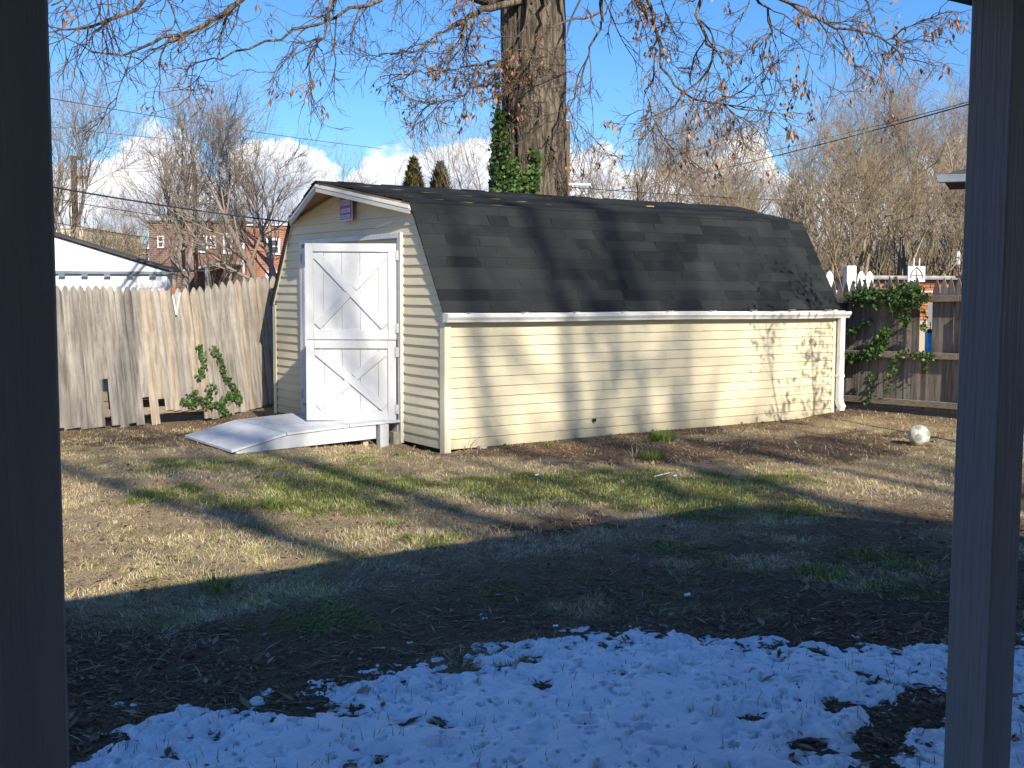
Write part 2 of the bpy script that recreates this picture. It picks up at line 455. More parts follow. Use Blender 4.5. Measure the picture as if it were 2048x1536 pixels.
def gz(x, y):
    x = np.asarray(x, float); y = np.asarray(y, float)
    z = -.19 * smooth((y - 11.6) / 2.6) * smooth((6.3 - x) / 1.2)
    z = z + .075 * smooth((x - 10.3) / 1.7) * smooth((13.2 - y) / 5.0)
    z = z - .055 * np.exp(-(((x - 5.6) / .55) ** 2 + ((y - 10.0) / .6) ** 2))
    yard = smooth((15 - y) / 1.0) * smooth((12.3 - x) / .5)
    z = z + (fbm(x * .9, y * .9, 3) - .5) * .035 * yard + (fbm(x * 5, y * 5, 8, 3) - .5) * .016 * yard
    z = z - .02 * smooth((Y0 + .1 - y) / -.1) * smooth((x - X0) / .1)
    return z


def blob(x, y, px, py, r, asp=1.0):
    g = onground(px, py)
    return np.exp(-(((x - g.x) / (r * asp)) ** 2 + ((y - g.y) / r) ** 2))


GREEN = [(760, 915, .45, .9), (640, 960, .9, .7), (860, 965, .7, .9), (1150, 985, .7, 1), (1400, 985, .6, 1.3), (1290, 1000, .6, 1), (1560, 960, .6, 1), (180, 885, .35, 1),
         (880, 1085, .25, 1.6), (1750, 1100, .5, 1), (1420, 1105, .4, 1.3), (1250, 945, .5, 1.2), (1060, 960, .5, 1), (420, 940, .7, 1), (640, 1010, .8, 1), (300, 1000, .5, 1), (700, 1250, .3, 1.2), (1300, 1200, .3, 1.2),
         (1850, 1180, .4, 1), (1620, 1010, .35, 1), (1000, 1180, .3, 1), (480, 1260, .4, 1), (1600, 1150, .3, 1)]
BARE = [(1120, 1045, .35, 1.6), (1000, 905, .5, 1.5), (1250, 905, .6, 1.5), (1700, 880, .9, 1.4), (1500, 900, .8, 1.2), (300, 880, .8, 1.4), (500, 890, .6, 1), (1750, 1260, .6, 1.2), (200, 1330, .7, 1), (1820, 1390, .5, 1), (1350, 860, .4, 2)]


def masks(x, y):
    g = sum(blob(x, y, a, b, r, s) for a, b, r, s in GREEN)
    b = sum(blob(x, y, a, b2, r, s) for a, b2, r, s in BARE)
    n = fbm(x * 1.7, y * 1.7, 21); n2 = fbm(x * 6, y * 6, 40)
    green = smooth((g * 1.0 + (n - .5) * 1.6 + (n2 - .5) * 1.6 - b * .6 - .55) / .6)
    bare = smooth((b * 1.0 + (n2 - .5) * 1.3 - (n - .5) * .7 - .35) / .5)
    wallside = smooth((y - (Y0 - .75)) / .6) * smooth((x - 5.9) / .3) + smooth((y - 11.9) / 1.3) * smooth((6.2 - x) / .6) + smooth((x - 11.0) / .8)
    bare = np.clip(bare + wallside * .75 + .5 * smooth((5.2 - y) / 1.5) * smooth((n - .35) / .2), 0, 1)
    green = green * (1 - .9 * np.clip(wallside, 0, 1))
    return green, bare


def axis(a, b, step, far, n=26):
    mid = np.arange(a, b + 1e-6, step)
    g = np.geomspace(step, far, n)
    return np.concatenate([(a - np.cumsum(g))[::-1], mid, b + np.cumsum(g)])


gxs, gys = axis(-1.0, 13.0, .05, 260), axis(1.4, 15.5, .05, 260)
GX, GY = np.meshgrid(gxs, gys, indexing='ij')
GZ = gz(GX, GY)
gm, bm_ = masks(GX, GY)
nx, ny = GX.shape
idx = np.arange(nx * ny).reshape(nx, ny)
q = np.stack([idx[:-1, :-1], idx[1:, :-1], idx[1:, 1:], idx[:-1, 1:]], -1).reshape(-1, 4)
yardm = smooth((15.5 - GY) / 2) * smooth((13 - GX) / 1) * smooth((GX + 2) / 1)
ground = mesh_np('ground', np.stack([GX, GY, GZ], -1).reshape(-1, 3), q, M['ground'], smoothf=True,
                 attrs={'green': (gm * .8).ravel(), 'straw': ((1 - bm_) * .85 * (1 - .85 * smooth((6.4 - GY) / 1.7) * smooth((fbm(GX * 2, GY * 2, 180) - .18) / .3))).ravel()})  # straw darkens towards the house: its shade painted into the ground colour
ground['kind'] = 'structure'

# snow: a thin uneven sheet that dips under the soil at its ragged edge
sx, sy = np.arange(-1.2, 6.2, .0125), np.arange(.6, 5.0, .0125)
SX, SYY = np.meshgrid(sx, sy, indexing='ij')


def snow_t(x, y):
    lim = np.interp(x, [-2, .5, .85, 1.2, 2.93, 3.35, 3.8, 4.1, 4.6, 6], [2.6, 3.0, 3.62, 4.0, 4.08, 3.9, 3.6, 3.35, 3.05, 2.75])
    e = lim - y
    n1 = fbm(x * 3, y * 3, 5, 3); n2 = fbm(x * 11, y * 11, 15, 3); n3 = fbm(x * 30, y * 30, 25, 3)
    patch = smooth((x - 3.0) / 1.3) * .022                        # patchier towards the right-hand post
    t = .005 + np.clip(e * .085, -.3, .03) + (n1 - .5) * .055 + (n2 - .5) * .075 + (n3 - .5) * .045 - patch * (.25 + 1.3 * smooth((n1 - .42) / .2))
    for px, py, r, sx_ in ((1500, 1432, .10, 1.3), (1760, 1500, .14, 1.5), (1870, 1400, .14, 1.4), (1620, 1480, .07, 1.5), (1690, 1410, .07, 1.6), (1090, 1368, .04, 1.5), (1175, 1452, .035, 1.4), (1810, 1440, .10, 1.8), (880, 1500, .03, 1.5), (700, 1440, .03, 1.5), (1330, 1350, .05, 2)):
        t = t - .052 * blob(x, y, px, py, r, sx_)
    h = .024 + (n1 - .5) * .05 + (n2 - .5) * .022 + (n3 - .5) * .007
    pock = smooth((n3 * .6 + n2 * .4 - .655) / .05) * .028         # little melt holes round the stubble
    return np.minimum(t, h - pock)


ST = snow_t(SX, SYY)
SZ = gz(SX, SYY) + ST
sn = np.arange(SX.size).reshape(SX.shape)
keep = (ST[:-1, :-1] > -.03) | (ST[1:, 1:] > -.03)
sq = np.stack([sn[:-1, :-1], sn[1:, :-1], sn[1:, 1:], sn[:-1, 1:]], -1)[keep]
snow = mesh_np('snow', np.stack([SX, SYY, SZ], -1).reshape(-1, 3), sq, M['snow'], smoothf=True)
tag(snow, 'thin uneven patch of old snow in the shade on the lawn in front', 'snow', kind='stuff')


# ------------------------------------------------------------------ blades and leaves
def kites(pos, heading, pitch, length, width, curl=.3):
    """one bent kite (two triangles) per row"""
    n = len(pos)
    d = np.stack([np.cos(heading) * np.cos(pitch), np.sin(heading) * np.cos(pitch), np.sin(pitch)], 1)
    s = np.stack([-np.sin(heading), np.cos(heading), np.zeros(n)], 1)
    L = length[:, None]; w = width[:, None] / 2
    mid = pos + d * L * .45
    d2 = d.copy(); d2[:, 2] -= curl; d2 /= np.linalg.norm(d2, axis=1)[:, None]
    tip = mid + d2 * L * .55
    V = np.stack([pos, mid + s * w, tip, mid - s * w], 1).reshape(-1, 3)
    b = np.arange(n)[:, None] * 4
    return V, np.concatenate([b + [0, 1, 3], b + [1, 2, 3]])


def scatter_view(n, dmin, dmax, power=1.0):
    """points on the lawn inside (and a little around) what one sees from the porch"""
    u = RNG.random(n)
    d = dmin * (dmax / dmin) ** (u ** power)
    a = RNG.uniform(-.53, .53, n) * d
    return CY * a + SY * d, -SY * a + CY * d


def in_shed(x, y): return (x > X0 - .02) & (x < X0 + SL + .02) & (y > Y0 - .02) & (y < Y0 + SW)


NB = 620000
bx, by = scatter_view(NB, 3.3, 16.5, .85)
g_, b_ = masks(bx, by)
keep = (~in_shed(bx, by)) & (bx < FENCE_X - .03) & (by < FENCE_Y - .03) & (RNG.random(NB) < (1 - .80 * b_) * (.24 + .4 * g_ + .8 * smooth((fbm(bx * 7, by * 7, 77) - .33) / .3)))
keep &= ~((snow_t(bx, by) > .003) & (RNG.random(NB) > .02))
bx, by, g_, b_ = bx[keep], by[keep], g_[keep], b_[keep]
n = len(bx)
dist = np.hypot(bx, by)
isg = RNG.random(n) < (g_ * .85 + .07)
L_ = np.where(isg, RNG.uniform(.02, .055, n), RNG.uniform(.02, .06, n)) * (.8 + .5 * fbm(bx * 2, by * 2, 9))
pit = np.where(isg, RNG.uniform(.35, 1.35, n), RNG.uniform(.0, 1.1, n))
wd = np.where(isg, .0038, .0034) * (.75 + dist * .05)
tone = np.where(isg, RNG.uniform(.58, .98, n), np.clip(RNG.normal(.30, .13, n), .0, .5))
hue = fbm(bx * 1.1 + 4, by * 1.1, 123) + .25 * (fbm(bx * 5, by * 5, 130) - .5)
tone = np.where((~isg) & (RNG.random(n) < .55 * g_ + 2.0 * np.clip(hue - .31, 0, .5)), RNG.uniform(.48, .72, n), tone)
tone = np.clip(tone + np.where(isg, 0, (fbm(bx * 3, by * 3, 140) - .5) * .42), .01, 1)
hd = fbm(bx * 3, by * 3, 170) * 14 + RNG.normal(0, .8, n)
painted_shade = smooth((6.3 - by) / 1.7) * smooth((fbm(bx * 2, by * 2, 180) - .22) / .3)      # house shade painted into the blade tone; matted turf round the snow
tone = np.where(isg, tone, tone * (1 - .8 * painted_shade)); pit = pit * (1 - .6 * painted_shade)
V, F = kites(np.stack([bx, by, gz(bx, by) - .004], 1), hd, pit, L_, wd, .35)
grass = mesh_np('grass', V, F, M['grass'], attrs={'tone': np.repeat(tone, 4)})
tag(grass, 'short winter lawn grass, straw coloured with green patches', 'grass', kind='stuff')

NL = 90000
bx, by = scatter_view(NL, 3.3, 16, .8)
g_, b_ = masks(bx, by)
keep = (~in_shed(bx, by)) & (bx < FENCE_X - .03) & (by < FENCE_Y - .03) & (RNG.random(NL) < (.22 + .65 * b_ + .35 * smooth((5.6 - by) / 1.5)))
keep &= ~((snow_t(bx, by) > .003) & (RNG.random(NL) > .035))
bx, by = bx[keep], by[keep]; n = len(bx)
small = RNG.random(n) < .8
ll = np.where(small, RNG.uniform(.012, .04, n), RNG.uniform(.04, .085, n)); ww = np.where(small, ll * RNG.uniform(.2, .7, n), ll * RNG.uniform(.06, .5, n))
V, F = kites(np.stack([bx, by, gz(bx, by) + RNG.uniform(.0, .012, n)], 1), RNG.uniform(0, 6.283, n), RNG.uniform(-.15, .6, n), ll, ww, RNG.uniform(-.5, .6))
litter = mesh_np('fallen_leaves', V, F, M['litter'], attrs={'tone': np.repeat(np.clip(RNG.beta(2, 2.6, n), 0, 1), 4)})
ns_ = 2600
bx, by = scatter_view(ns_, 3.3, 13, .8)
k = (~in_shed(bx, by)) & (snow_t(bx, by) < .003) & (fbm(bx * 2.3, by * 2.3, 210) > .42)
bx, by = bx[k], by[k]; ns_ = len(bx)
V, F = kites(np.stack([bx, by, gz(bx, by) + .012], 1), RNG.uniform(0, 6.283, ns_), RNG.uniform(-.08, .22, ns_), RNG.uniform(.07, .2, ns_), np.full(ns_, .0045), RNG.uniform(-.2, .3))
stalks = mesh_np('dry_stalks', V, F, M['grass'], attrs={'tone': np.repeat(RNG.uniform(.12, .5, ns_), 4)})
tag(stalks, 'pale dry stalks and straw lying loose on the lawn', 'straw', kind='stuff')
tag(litter, 'dead brown leaves, chips and twigs scattered over the lawn and bare soil', 'leaf litter', kind='stuff')


def tuft(px, py, label, n=60, h=.16, spread=.09, tone=(.7, 1.0), name='grass_tuft', cat='grass tuft', group=None, w=.008):
    g = onground(px, py); z = float(gz(g.x, g.y))
    a = RNG.uniform(0, 6.283, n); r = spread * np.sqrt(RNG.random(n)) * .6
    pos = np.stack([r * np.cos(a), r * np.sin(a), np.full(n, -.005)], 1)
    V, F = kites(pos, a + RNG.normal(0, .4, n), RNG.uniform(.7, 1.45, n), RNG.uniform(.5, 1.0, n) * h, np.full(n, w), .45)
    o = mesh_np(name, V, F, M['grass'], attrs={'tone': np.repeat(RNG.uniform(*tone, n), 4)})
    o.location = (g.x, g.y, z)
    return tag(o, label, cat, group)


tuft(1325, 882, 'bushy green daffodil shoots against the long shed wall, the taller of two clumps', 300, .19, .2, (.78, 1), 'daffodil_clump', 'plant')
tuft(1307, 918, 'small green plant clump out in the bare soil in front of the long shed wall', 200, .16, .17, (.75, 1), 'daffodil_clump', 'plant')
tuft(1100, 896, 'short green sprout at the foot of the long shed wall, nearest the door end', 45, .09, .13, (.72, 1), 'daffodil_clump', 'plant')
tuft(548, 1022, 'upright spiky grass tuft in the sunny lawn left of the shed corner', 90, .15, .1, (.74, 1))
tuft(437, 1182, 'light green grass tuft beside the edge of the house shadow', 90, .11, .13, (.72, .95))
tuft(785, 1052, 'low green grass tuft between the shadow stripes in the middle lawn', 60, .08, .13, (.72, 1))
tuft(805, 908, 'dark green grass tuft below the gable corner of the shed', 70, .08, .16, (.75, 1))
tuft(1270, 912, 'dry pale weed stalks beside the small green clump', 24, .2, .1, (.35, .5), 'dry_weeds', 'weeds', w=.005)
tuft(935, 900, 'thin dead weed stalks standing at the shed corner', 9, .34, .05, (.12, .3), 'dry_weeds', 'weeds', w=.006)
# blades poking out of the snow, dark
n = 1100
bx, by = scatter_view(n * 3, 3.2, 5.3, 1)
k = snow_t(bx, by) > .01
bx, by = bx[k], by[k]; n = len(bx)
V, F = kites(np.stack([bx, by, gz(bx, by)], 1), RNG.uniform(0, 6.28, n), RNG.uniform(.6, 1.45, n), RNG.uniform(.025, .075, n), np.full(n, .0035), .3)
o = mesh_np('grass_in_snow', V, F, M['grass'], attrs={'tone': np.repeat(RNG.choice([.05, .15, .9, 1.0], n), 4)})
tag(o, 'single grass blades poking up through the snow', 'grass', kind='stuff')

# ------------------------------------------------------------------ the shed
shed = empty('shed', (X0, Y0, 0), 'cream sided barn shed with dark gambrel roof and white doors', 'shed')
S = Matrix.Translation((0, 0, 0))       # parts are given in the shed's own frame: x along length, y along gable


def sb(): return MB()


def outline(z):
    """y-range of the gable wall at height z"""
    if z <= HE: return 0.0, SW
    if z <= HB: t = (z - HE) / (HB - HE) * BI; return t, SW - t
    t = BI + (z - HB) / (HP - .04 - HB) * (SW / 2 - BI); return t, SW - t


# core walls behind the siding
core = sb()
pts = [(.02, -.0), (SW - .02, -.0), (SW - .02, HE), (SW - BI - .02, HB - .02), (SW / 2, HP - .07), (BI + .02, HB - .02), (.02, HE)]
core.prism(pts, .03, SL - .03, 'yz')
core.build('wall', M['trim'], shed)
sb().box(.08, SL - .08, .1, SW - .1, -.14, -.002).build('skid', M['dark'], shed)

EXP = .1016


def clap_side(i, x0, x1, y, n, name='clapboard'):
    z0, z1 = i * EXP + .004, min((i + 1) * EXP + .008, HE)
    v = [(x0, y, z0), (x1, y, z0), (x1, y + n * .016, z0), (x0, y + n * .016, z0), (x0, y, z1), (x1, y, z1), (x1, y + n * .002, z1), (x0, y + n * .002, z1)]
    MB().add(v, [(0, 1, 2, 3), (4, 7, 6, 5), (0, 4, 5, 1), (3, 2, 6, 7), (0, 3, 7, 4), (1, 5, 6, 2)]).build(name, M['siding'], shed)


for i in range(13):
    jx = (2.05, 3.7, 2.9)[i % 3] + .07 * (i % 4)
    clap_side(i, .075, jx - .001, .02, -1); clap_side(i, jx + .001, SL - .075, .021, -1)
for i in range(13):
    clap_side(i, .075, SL - .075, SW - .02, 1)
DO0, DO1, DTOP = .905, 3.30, 2.11     # door opening along y, head height
CAS = .055


def front_board(y0b, y1b, y0t, y1t, z0, z1, x=.03, sgn=-1):
    v = [(x, y0b, z0), (x, y1b, z0), (x + sgn * .022, y1b, z0), (x + sgn * .022, y0b, z0), (x, y0t, z1), (x, y1t, z1), (x + sgn * .004, y1t, z1), (x + sgn * .004, y0t, z1)]
    MB().add(v, [(0, 1, 2, 3), (4, 7, 6, 5), (0, 4, 5, 1), (3, 2, 6, 7), (0, 3, 7, 4), (1, 5, 6, 2)]).build('clapboard', M['siding_front'], shed)


for i in range(27):
    z0, z1 = i * EXP + .004, (i + 1) * EXP + .004
    if z0 > HP - .12: break
    a0, a1 = outline(z0); b0, b1 = outline(min(z1, HP - .07))
    pad = .07 if z0 < HE else .03
    a0, b0, a1, b1 = a0 + pad, b0 + pad, a1 - pad, b1 - pad
    if z0 < DTOP:
        zt = min(z1, DTOP + 1)
        front_board(a0, DO0 - CAS - .0, b0, DO0 - CAS, z0, z1)
        front_board(DO1 + CAS, a1, DO1 + CAS, b1, z0, z1)
        if z1 > DTOP + CAS: front_board(DO0 - CAS, DO1 + CAS, DO0 - CAS, DO1 + CAS, DTOP + CAS, z1)
    else:
        if b1 - b0 > .1: front_board(a0, a1, b0, b1, z0, z1)
    # far gable
    if b1 - b0 > .1: front_board(a0, a1, b0, b1, z0, z1, x=SL - .03, sgn=1)

# corner posts (vinyl, two faces) with a raised lip
for yy, s in ((0, -1), (SW, 1)):
    for xx, t in ((0, -1), (SL, 1)):
        b = sb()
        b.box(min(xx, xx - t * .075), max(xx, xx - t * .075), min(yy, yy - s * .012), max(yy, yy - s * .012), -.05 if (xx == 0 and yy == 0) else -.02, HE)
        b.box(min(xx, xx - t * .012), max(xx, xx - t * .012), min(yy - s * .012, yy - s * .09), max(yy - s * .012, yy - s * .09), -.05 if (xx == 0 and yy == 0) else -.02, HE)
        b.build('corner_post', M['trim'], shed, bevel=.002)

# sloping edge trims along the gambrel on both gables
for xx, sg in ((0, -1), (SL, 1)):
    for mir in (0, 1):
        def yv(y): return SW - y if mir else y
        dy, dz = BI, HB - HE
        ln = math.hypot(dy, dz); nx_, nz_ = dz / ln * .045, -dy / ln * .045
        poly = [(yv(0), HE), (yv(nx_), HE + nz_ + .03), (yv(BI + nx_ * .7), HB - .03), (yv(BI), HB)]
        MB().prism(poly, xx - .004 if sg < 0 else xx - .02, xx + .02 if sg < 0 else xx + .004, 'yz').build('edge_trim', M['trim'], shed)

# door casing
cs = sb()
cs.box(-.025, .025, DO0 - CAS, DO0, -.02, DTOP + CAS).box(-.025, .025, DO1, DO1 + CAS, .0, DTOP + CAS).box(-.025, .025, DO0, DO1, DTOP, DTOP + CAS)
cs.build('door_casing', M['white'], shed, bevel=.002)
sb().box(-.03, -.024, DO0 - CAS - .015, DO0 - CAS + .002, -.01, DTOP + CAS + .012).build('casing_channel', M['trim'], shed)
sb().box(-.03, .03, DO0, DO1, -.06, .17).build('sill', M['white'], shed)


# door leaves
def leaf(width, z0, z1, hinge, ang, name='door', flip=True):
    """leaf frame: x from hinge to free edge, y = thickness (outer face at -y), z up"""
    d = empty(name, (hinge[0], hinge[1], 0)); d.parent = shed
    d.rotation_euler = (0, 0, ang)
    if flip: d.scale = (1, -1, 1)
    nb = 5; bw = width / nb
    for k in range(nb):
        sb().box(k * bw + .0015, (k + 1) * bw - .0015, 0, .02, z0 + .003 * (k % 2), z1).build('board', M['white'], d, bevel=.0025)
    st, t = .085, .022
    sb().box(0, st, -t, -.0005, z0, z1).build('stile', M['white'], d, bevel=.003)
    sb().box(width - st, width, -t, -.0005, z0, z1).build('stile', M['white'], d, bevel=.003)
    sb().box(st + .001, width - st - .001, -t, -.0005, z0, z0 + .10).build('rail', M['white'], d, bevel=.003)
    sb().box(st + .001, width - st - .001, -t, -.0005, z1 - .085, z1).build('rail', M['white'], d, bevel=.003)
    # X brace: one through piece, one in two halves
    xa, xb, za, zb = st + .004, width - st - .004, z0 + .104, z1 - .089
    def brace(p, q, y0, y1, w=.085):
        dx, dz = q[0] - p[0], q[1] - p[1]; l = math.hypot(dx, dz); n = (-dz / l * w / 2, dx / l * w / 2)
        k = w / 2
        poly = [(p[0] + n[0], p[1] + n[1]), (p[0] - n[0], p[1] - n[1]), (q[0] - n[0], q[1] - n[1]), (q[0] + n[0], q[1] + n[1])]
        sx_ = math.copysign(1, dx); 
        sb().prism(poly, y0, y1, 'xz').build('brace', M['white'], d, bevel=.002)
    ins = .034
    p, q_ = (xa + ins, za + ins), (xb - ins, zb - ins)
    # full diagonal runs from the upper free corner down to the hinge corner
    P1, Q1 = (xb - ins, zb - ins), (xa + ins, za + ins)
    brace(P1, Q1, -t - .001, -.001)
    mid = ((P1[0] + Q1[0]) / 2, (P1[1] + Q1[1]) / 2)
    P2, Q2 = (xa + ins, zb - ins), (xb - ins, za + ins)
    dx, dz = Q2[0] - P2[0], Q2[1] - P2[1]; l = math.hypot(dx, dz)
    g = .046 / max(.25, abs(math.sin(2 * math.atan2(abs(dz), abs(dx)))))
    brace(P2, (mid[0] - dx / l * g, mid[1] - dz / l * g), -t + .002, -.001)
    brace((mid[0] + dx / l * g, mid[1] + dz / l * g), Q2, -t + .002, -.001)
    for zz in (z0 + .12, z1 - .12):
        h = sb().box(-.03, .012, -t - .006, -t + .002, zz - .05, zz + .05).cyl((-.004, -t - .008, zz - .05), (-.004, -t - .008, zz + .05), .008, n=8)
        h.build('hinge', M['metal'], d)
    return d


ang_open = math.atan2(.533, -.778)
leaf(.945, 1.058, 2.052, (-.03, DO0 + .01), ang_open)
leaf(.935, .212, 1.05, (-.036, DO0 + .012), ang_open + R(.6))
leaf(DO1 - DO0 - .96, .19, 2.07, (-.002, DO1 - .005), -math.pi / 2, flip=False)

# ---- roof: sheathing, then shingles
rf = empty('roof', (0, 0, 0)); rf.parent = shed
XS = .02
for mir in (0, 1):
    def yv(y): return SW - y if mir else y
    def slab(a, b, c, d, t, name, matr, par=rf):   # quad a,b,c,d with thickness t downwards
        n = (Vector(b) - Vector(a)).cross(Vector(d) - Vector(a)).normalized()
        if n.z < 0: n = -n
        vs = [Vector(v) for v in (a, b, c, d)]; vs += [v - n * t for v in vs]
        return MB().add(vs, [(0, 1, 2, 3), (7, 6, 5, 4), (0, 4, 5, 1), (1, 5, 6, 2), (2, 6, 7, 3), (3, 7, 4, 0)]).build(name, matr, par)
    e = -.035
    ex, ez = e * BI / math.hypot(BI, HB - HE), e * (HB - HE) / math.hypot(BI, HB - HE)
    slab((-.012, yv(ex), HE + ez + .02), (SL + .012, yv(ex), HE + ez + .02), (SL + .012, yv(BI), HB), (-.012, yv(BI), HB), .03, 'sheathing', M['darkroof'])
    slab((-.012, yv(BI), HB), (SL + .012, yv(BI), HB), (SL + OV, SW / 2, HP), (-OV, SW / 2, HP), .022, 'sheathing', M['rawwood'])
    # fascia boards along the prow
    for xe, sg in ((0, -1), (SL, 1)):
        p0 = Vector((xe + sg * .014, yv(BI), HB - .022)); p1 = Vector((xe + sg * (OV + .002), SW / 2, HP - .022))
        o_ = Vector((sg * .018, 0, 0))
        for k, (za, zb_, of) in enumerate(((0, -.034, 1.35), (-.036, -.085, 1.0))):
            A, B = Vector((0, 0, za)), Vector((0, 0, zb_)); oo = o_ * of
            MB().add([p0 + A, p1 + A, p1 + B, p0 + B, p0 + A + oo, p1 + A + oo, p1 + B + oo, p0 + B + oo],
                     [(0, 1, 2, 3), (7, 6, 5, 4), (0, 4, 5, 1), (1, 5, 6, 2), (2, 6, 7, 3), (3, 7, 4, 0)]).build('fascia', M['fascia'] if k else M['gutter'], rf)
    # frieze strip on the wall under the overhang
    f0, f1 = (yv(BI + .03), HB - .06), (SW / 2, HP - .075)
    MB().prism([f0, f1, (f1[0], f1[1] - .05), (f0[0], f0[1] - .05)], -.02, .03, 'yz').build('frieze', M['trim'], rf)
    # little return block below the break
    MB().box(-.03, .03, min(yv(BI - .02), yv(BI + .12)), max(yv(BI - .02), yv(BI + .12)), HB - .075, HB - .045).build('return_block', M['trim'], rf)
# rafter under the prow
MB().box(-OV + .03, .0, SW / 2 - .019, SW / 2 + .019, HP - .11, HP - .03).build('rafter', M['rawwood'], rf)

# lower slope: single shingle tabs; the courses overlap like real ones
ROWS = 10
dy_, dz_ = BI, HB - HE
slen = math.hypot(dy_, dz_) + .03
ex_h = slen / ROWS
ud = Vector((0, dy_, dz_)).normalized(); nn = Vector((0, -dz_, dy_)).normalized()
rr = random.Random(3)
base0 = Vector((0, 0, HE)) - ud * .035 + Vector((0, 0, .02))
for r in range(ROWS):
    x = -.03 - rr.random() * .2
    while x < SL + .03:
        w = rr.choice([.25, .33, .4, .5, .62, .75])
        xa, xb = max(x, -.03), min(x + w, SL + .03)
        x += w
        if xb - xa < .03: continue
        lift = rr.choice([.0, .0035])
        sl = .006 if lift else 0
        o0 = base0 + ud * (r * ex_h)
        t0, t1 = .0048 + lift * .3, .003
        h = ex_h * 1.06
        v = [o0 + Vector((xa, 0, 0)), o0 + Vector((xb, 0, 0)), o0 + ud * h + Vector((xb - sl, 0, 0)), o0 + ud * h + Vector((xa + sl, 0, 0))]
        top = [v[0] + nn * t0, v[1] + nn * t0, v[2] + nn * t1, v[3] + nn * t1]
        MB().add(v + top, [(3, 2, 1, 0), (4, 5, 6, 7), (0, 1, 5, 4), (1, 2, 6, 5), (2, 3, 7, 6), (3, 0, 4, 7)]).build('shingle', M['shingle'], rf)
# upper slopes and the back: whole courses
for mir in (0, 1):
    def yv(y): return SW - y if mir else y
    NR = 12
    for r in range(NR):
        f0, f1 = r / NR - .012, (r + 1) / NR
        def pt(f, end, lift, wob=0):
            ff = max(f, -.02)
            xx = -(.025 + (OV + .012) * max(ff, 0)) if end == 0 else SL + .025 + (OV + .012) * max(ff, 0)
            return Vector((xx, yv(BI + (SW / 2 - BI) * ff), HB + (HP - HB) * ff + .004 + lift + wob))
        V = []; Fq = []
        NS = 24
        for i in range(NS + 1):
            u = i / NS
            sag = .006 * math.sin(u * 17 + r) + .004 * math.sin(u * 41 + r * 2)
            A, B = pt(f0, 0, .010, sag), pt(f0, 1, .010, sag); V.append(A.lerp(B, u))
            A, B = pt(f1, 0, .003, sag), pt(f1, 1, .003, sag); V.append(A.lerp(B, u))
            A, B = pt(f0, 0, -.002, 0), pt(f0, 1, -.002, 0); V.append(A.lerp(B, u))
        for i in range(NS):
            a = i * 3
            Fq += [(a, a + 3, a + 4, a + 1), (a + 2, a + 5, a + 3, a)]
        MB().add(V, Fq).build('shingle_course', M['shingle'], rf)
for r in range(ROWS):
    o0 = Vector((0, SW, HE + .02)) + Vector((0, -dy_, dz_)).normalized() * (r * ex_h - .035)
    u2 = Vector((0, -dy_, dz_)).normalized(); n2 = Vector((0, dz_, dy_)).normalized()
    v = [o0 + Vector((-.03, 0, 0)), o0 + Vector((SL + .03, 0, 0)), o0 + u2 * ex_h * 1.05 + Vector((SL + .03, 0, 0)), o0 + u2 * ex_h * 1.05 + Vector((-.03, 0, 0))]
    MB().add(v + [v[0] + n2 * .011, v[1] + n2 * .011, v[2] + n2 * .004, v[3] + n2 * .004], [(3, 2, 1, 0), (4, 5, 6, 7), (0, 1, 5, 4), (1, 2, 6, 5), (2, 3, 7, 6), (3, 0, 4, 7)]).build('shingle_course', M['shingle'], rf)
# ridge caps
for k in range(24):
    u0 = -OV - .02 + k * (SL + 2 * OV + .04) / 24; u1 = u0 + (SL + 2 * OV + .04) / 24 + .02
    cp = [(SW / 2 - .13, HP - .015), (SW / 2, HP + .016), (SW / 2 + .13, HP - .015), (SW / 2 + .13, HP - .024), (SW / 2, HP + .006), (SW / 2 - .13, HP - .024)]
    tilt = .004 * math.sin(k * 2.1)
    MB().prism([(a, b + tilt + .004 * (k % 2)) for a, b in cp][::-1], u0, u1, 'yz').build('ridge_cap', M['shingle'], rf)

# gutter on the near eave, a little loose and sagging
gprof = [(0, .0), (-.008, .0), (-.01, .012), (-.085, .012), (-.105, .05), (-.105, .075), (-.115, .082), (-.115, .09), (-.092, .09), (-.092, .082), (-.098, .074), (-.098, .052), (-.08, .018), (-.004, .018), (0, .09)]
gprof = [(0, 0), (-.075, 0), (-.085, .022), (-.108, .05), (-.108, .082), (-.088, .082), (-.088, .076), (-.101, .074), (-.101, .053), (-.079, .026), (-.071, .006), (-.006, .006), (-.006, .09), (0, .09)]
gu = MB(); V = []; NS = 30; npf = len(gprof)
for i in range(NS + 1):
    u = i / NS; x = -.02 + u * (SL + .15)
    sag = -.004 * math.sin(u * math.pi * 3) - .018 * u
    V += [(x, -.004 + a, HE - .105 + b + sag) for a, b in gprof]
Fg = [(i * npf + j, i * npf + (j + 1) % npf, (i + 1) * npf + (j + 1) % npf, (i + 1) * npf + j) for i in range(NS) for j in range(npf)]
Fg += [tuple(range(npf)), tuple(NS * npf + j for j in reversed(range(npf)))]
gu.add(V, Fg)
gu.build('gutter', M['gutter'], shed)
MB().prism([(-.004, HE - .105), (-.08, HE - .105), (-.112, HE - .05), (-.112, HE - .02), (-.004, HE - .015)], -.024, -.019, 'yz').build('gutter_end_cap', M['gutter'], shed)
for k in range(9):
    MB().box(.25 + k * .66, .275 + k * .66, -.1, -.004, HE - .02, HE - .012).build('gutter_hanger', M['metal'], shed)
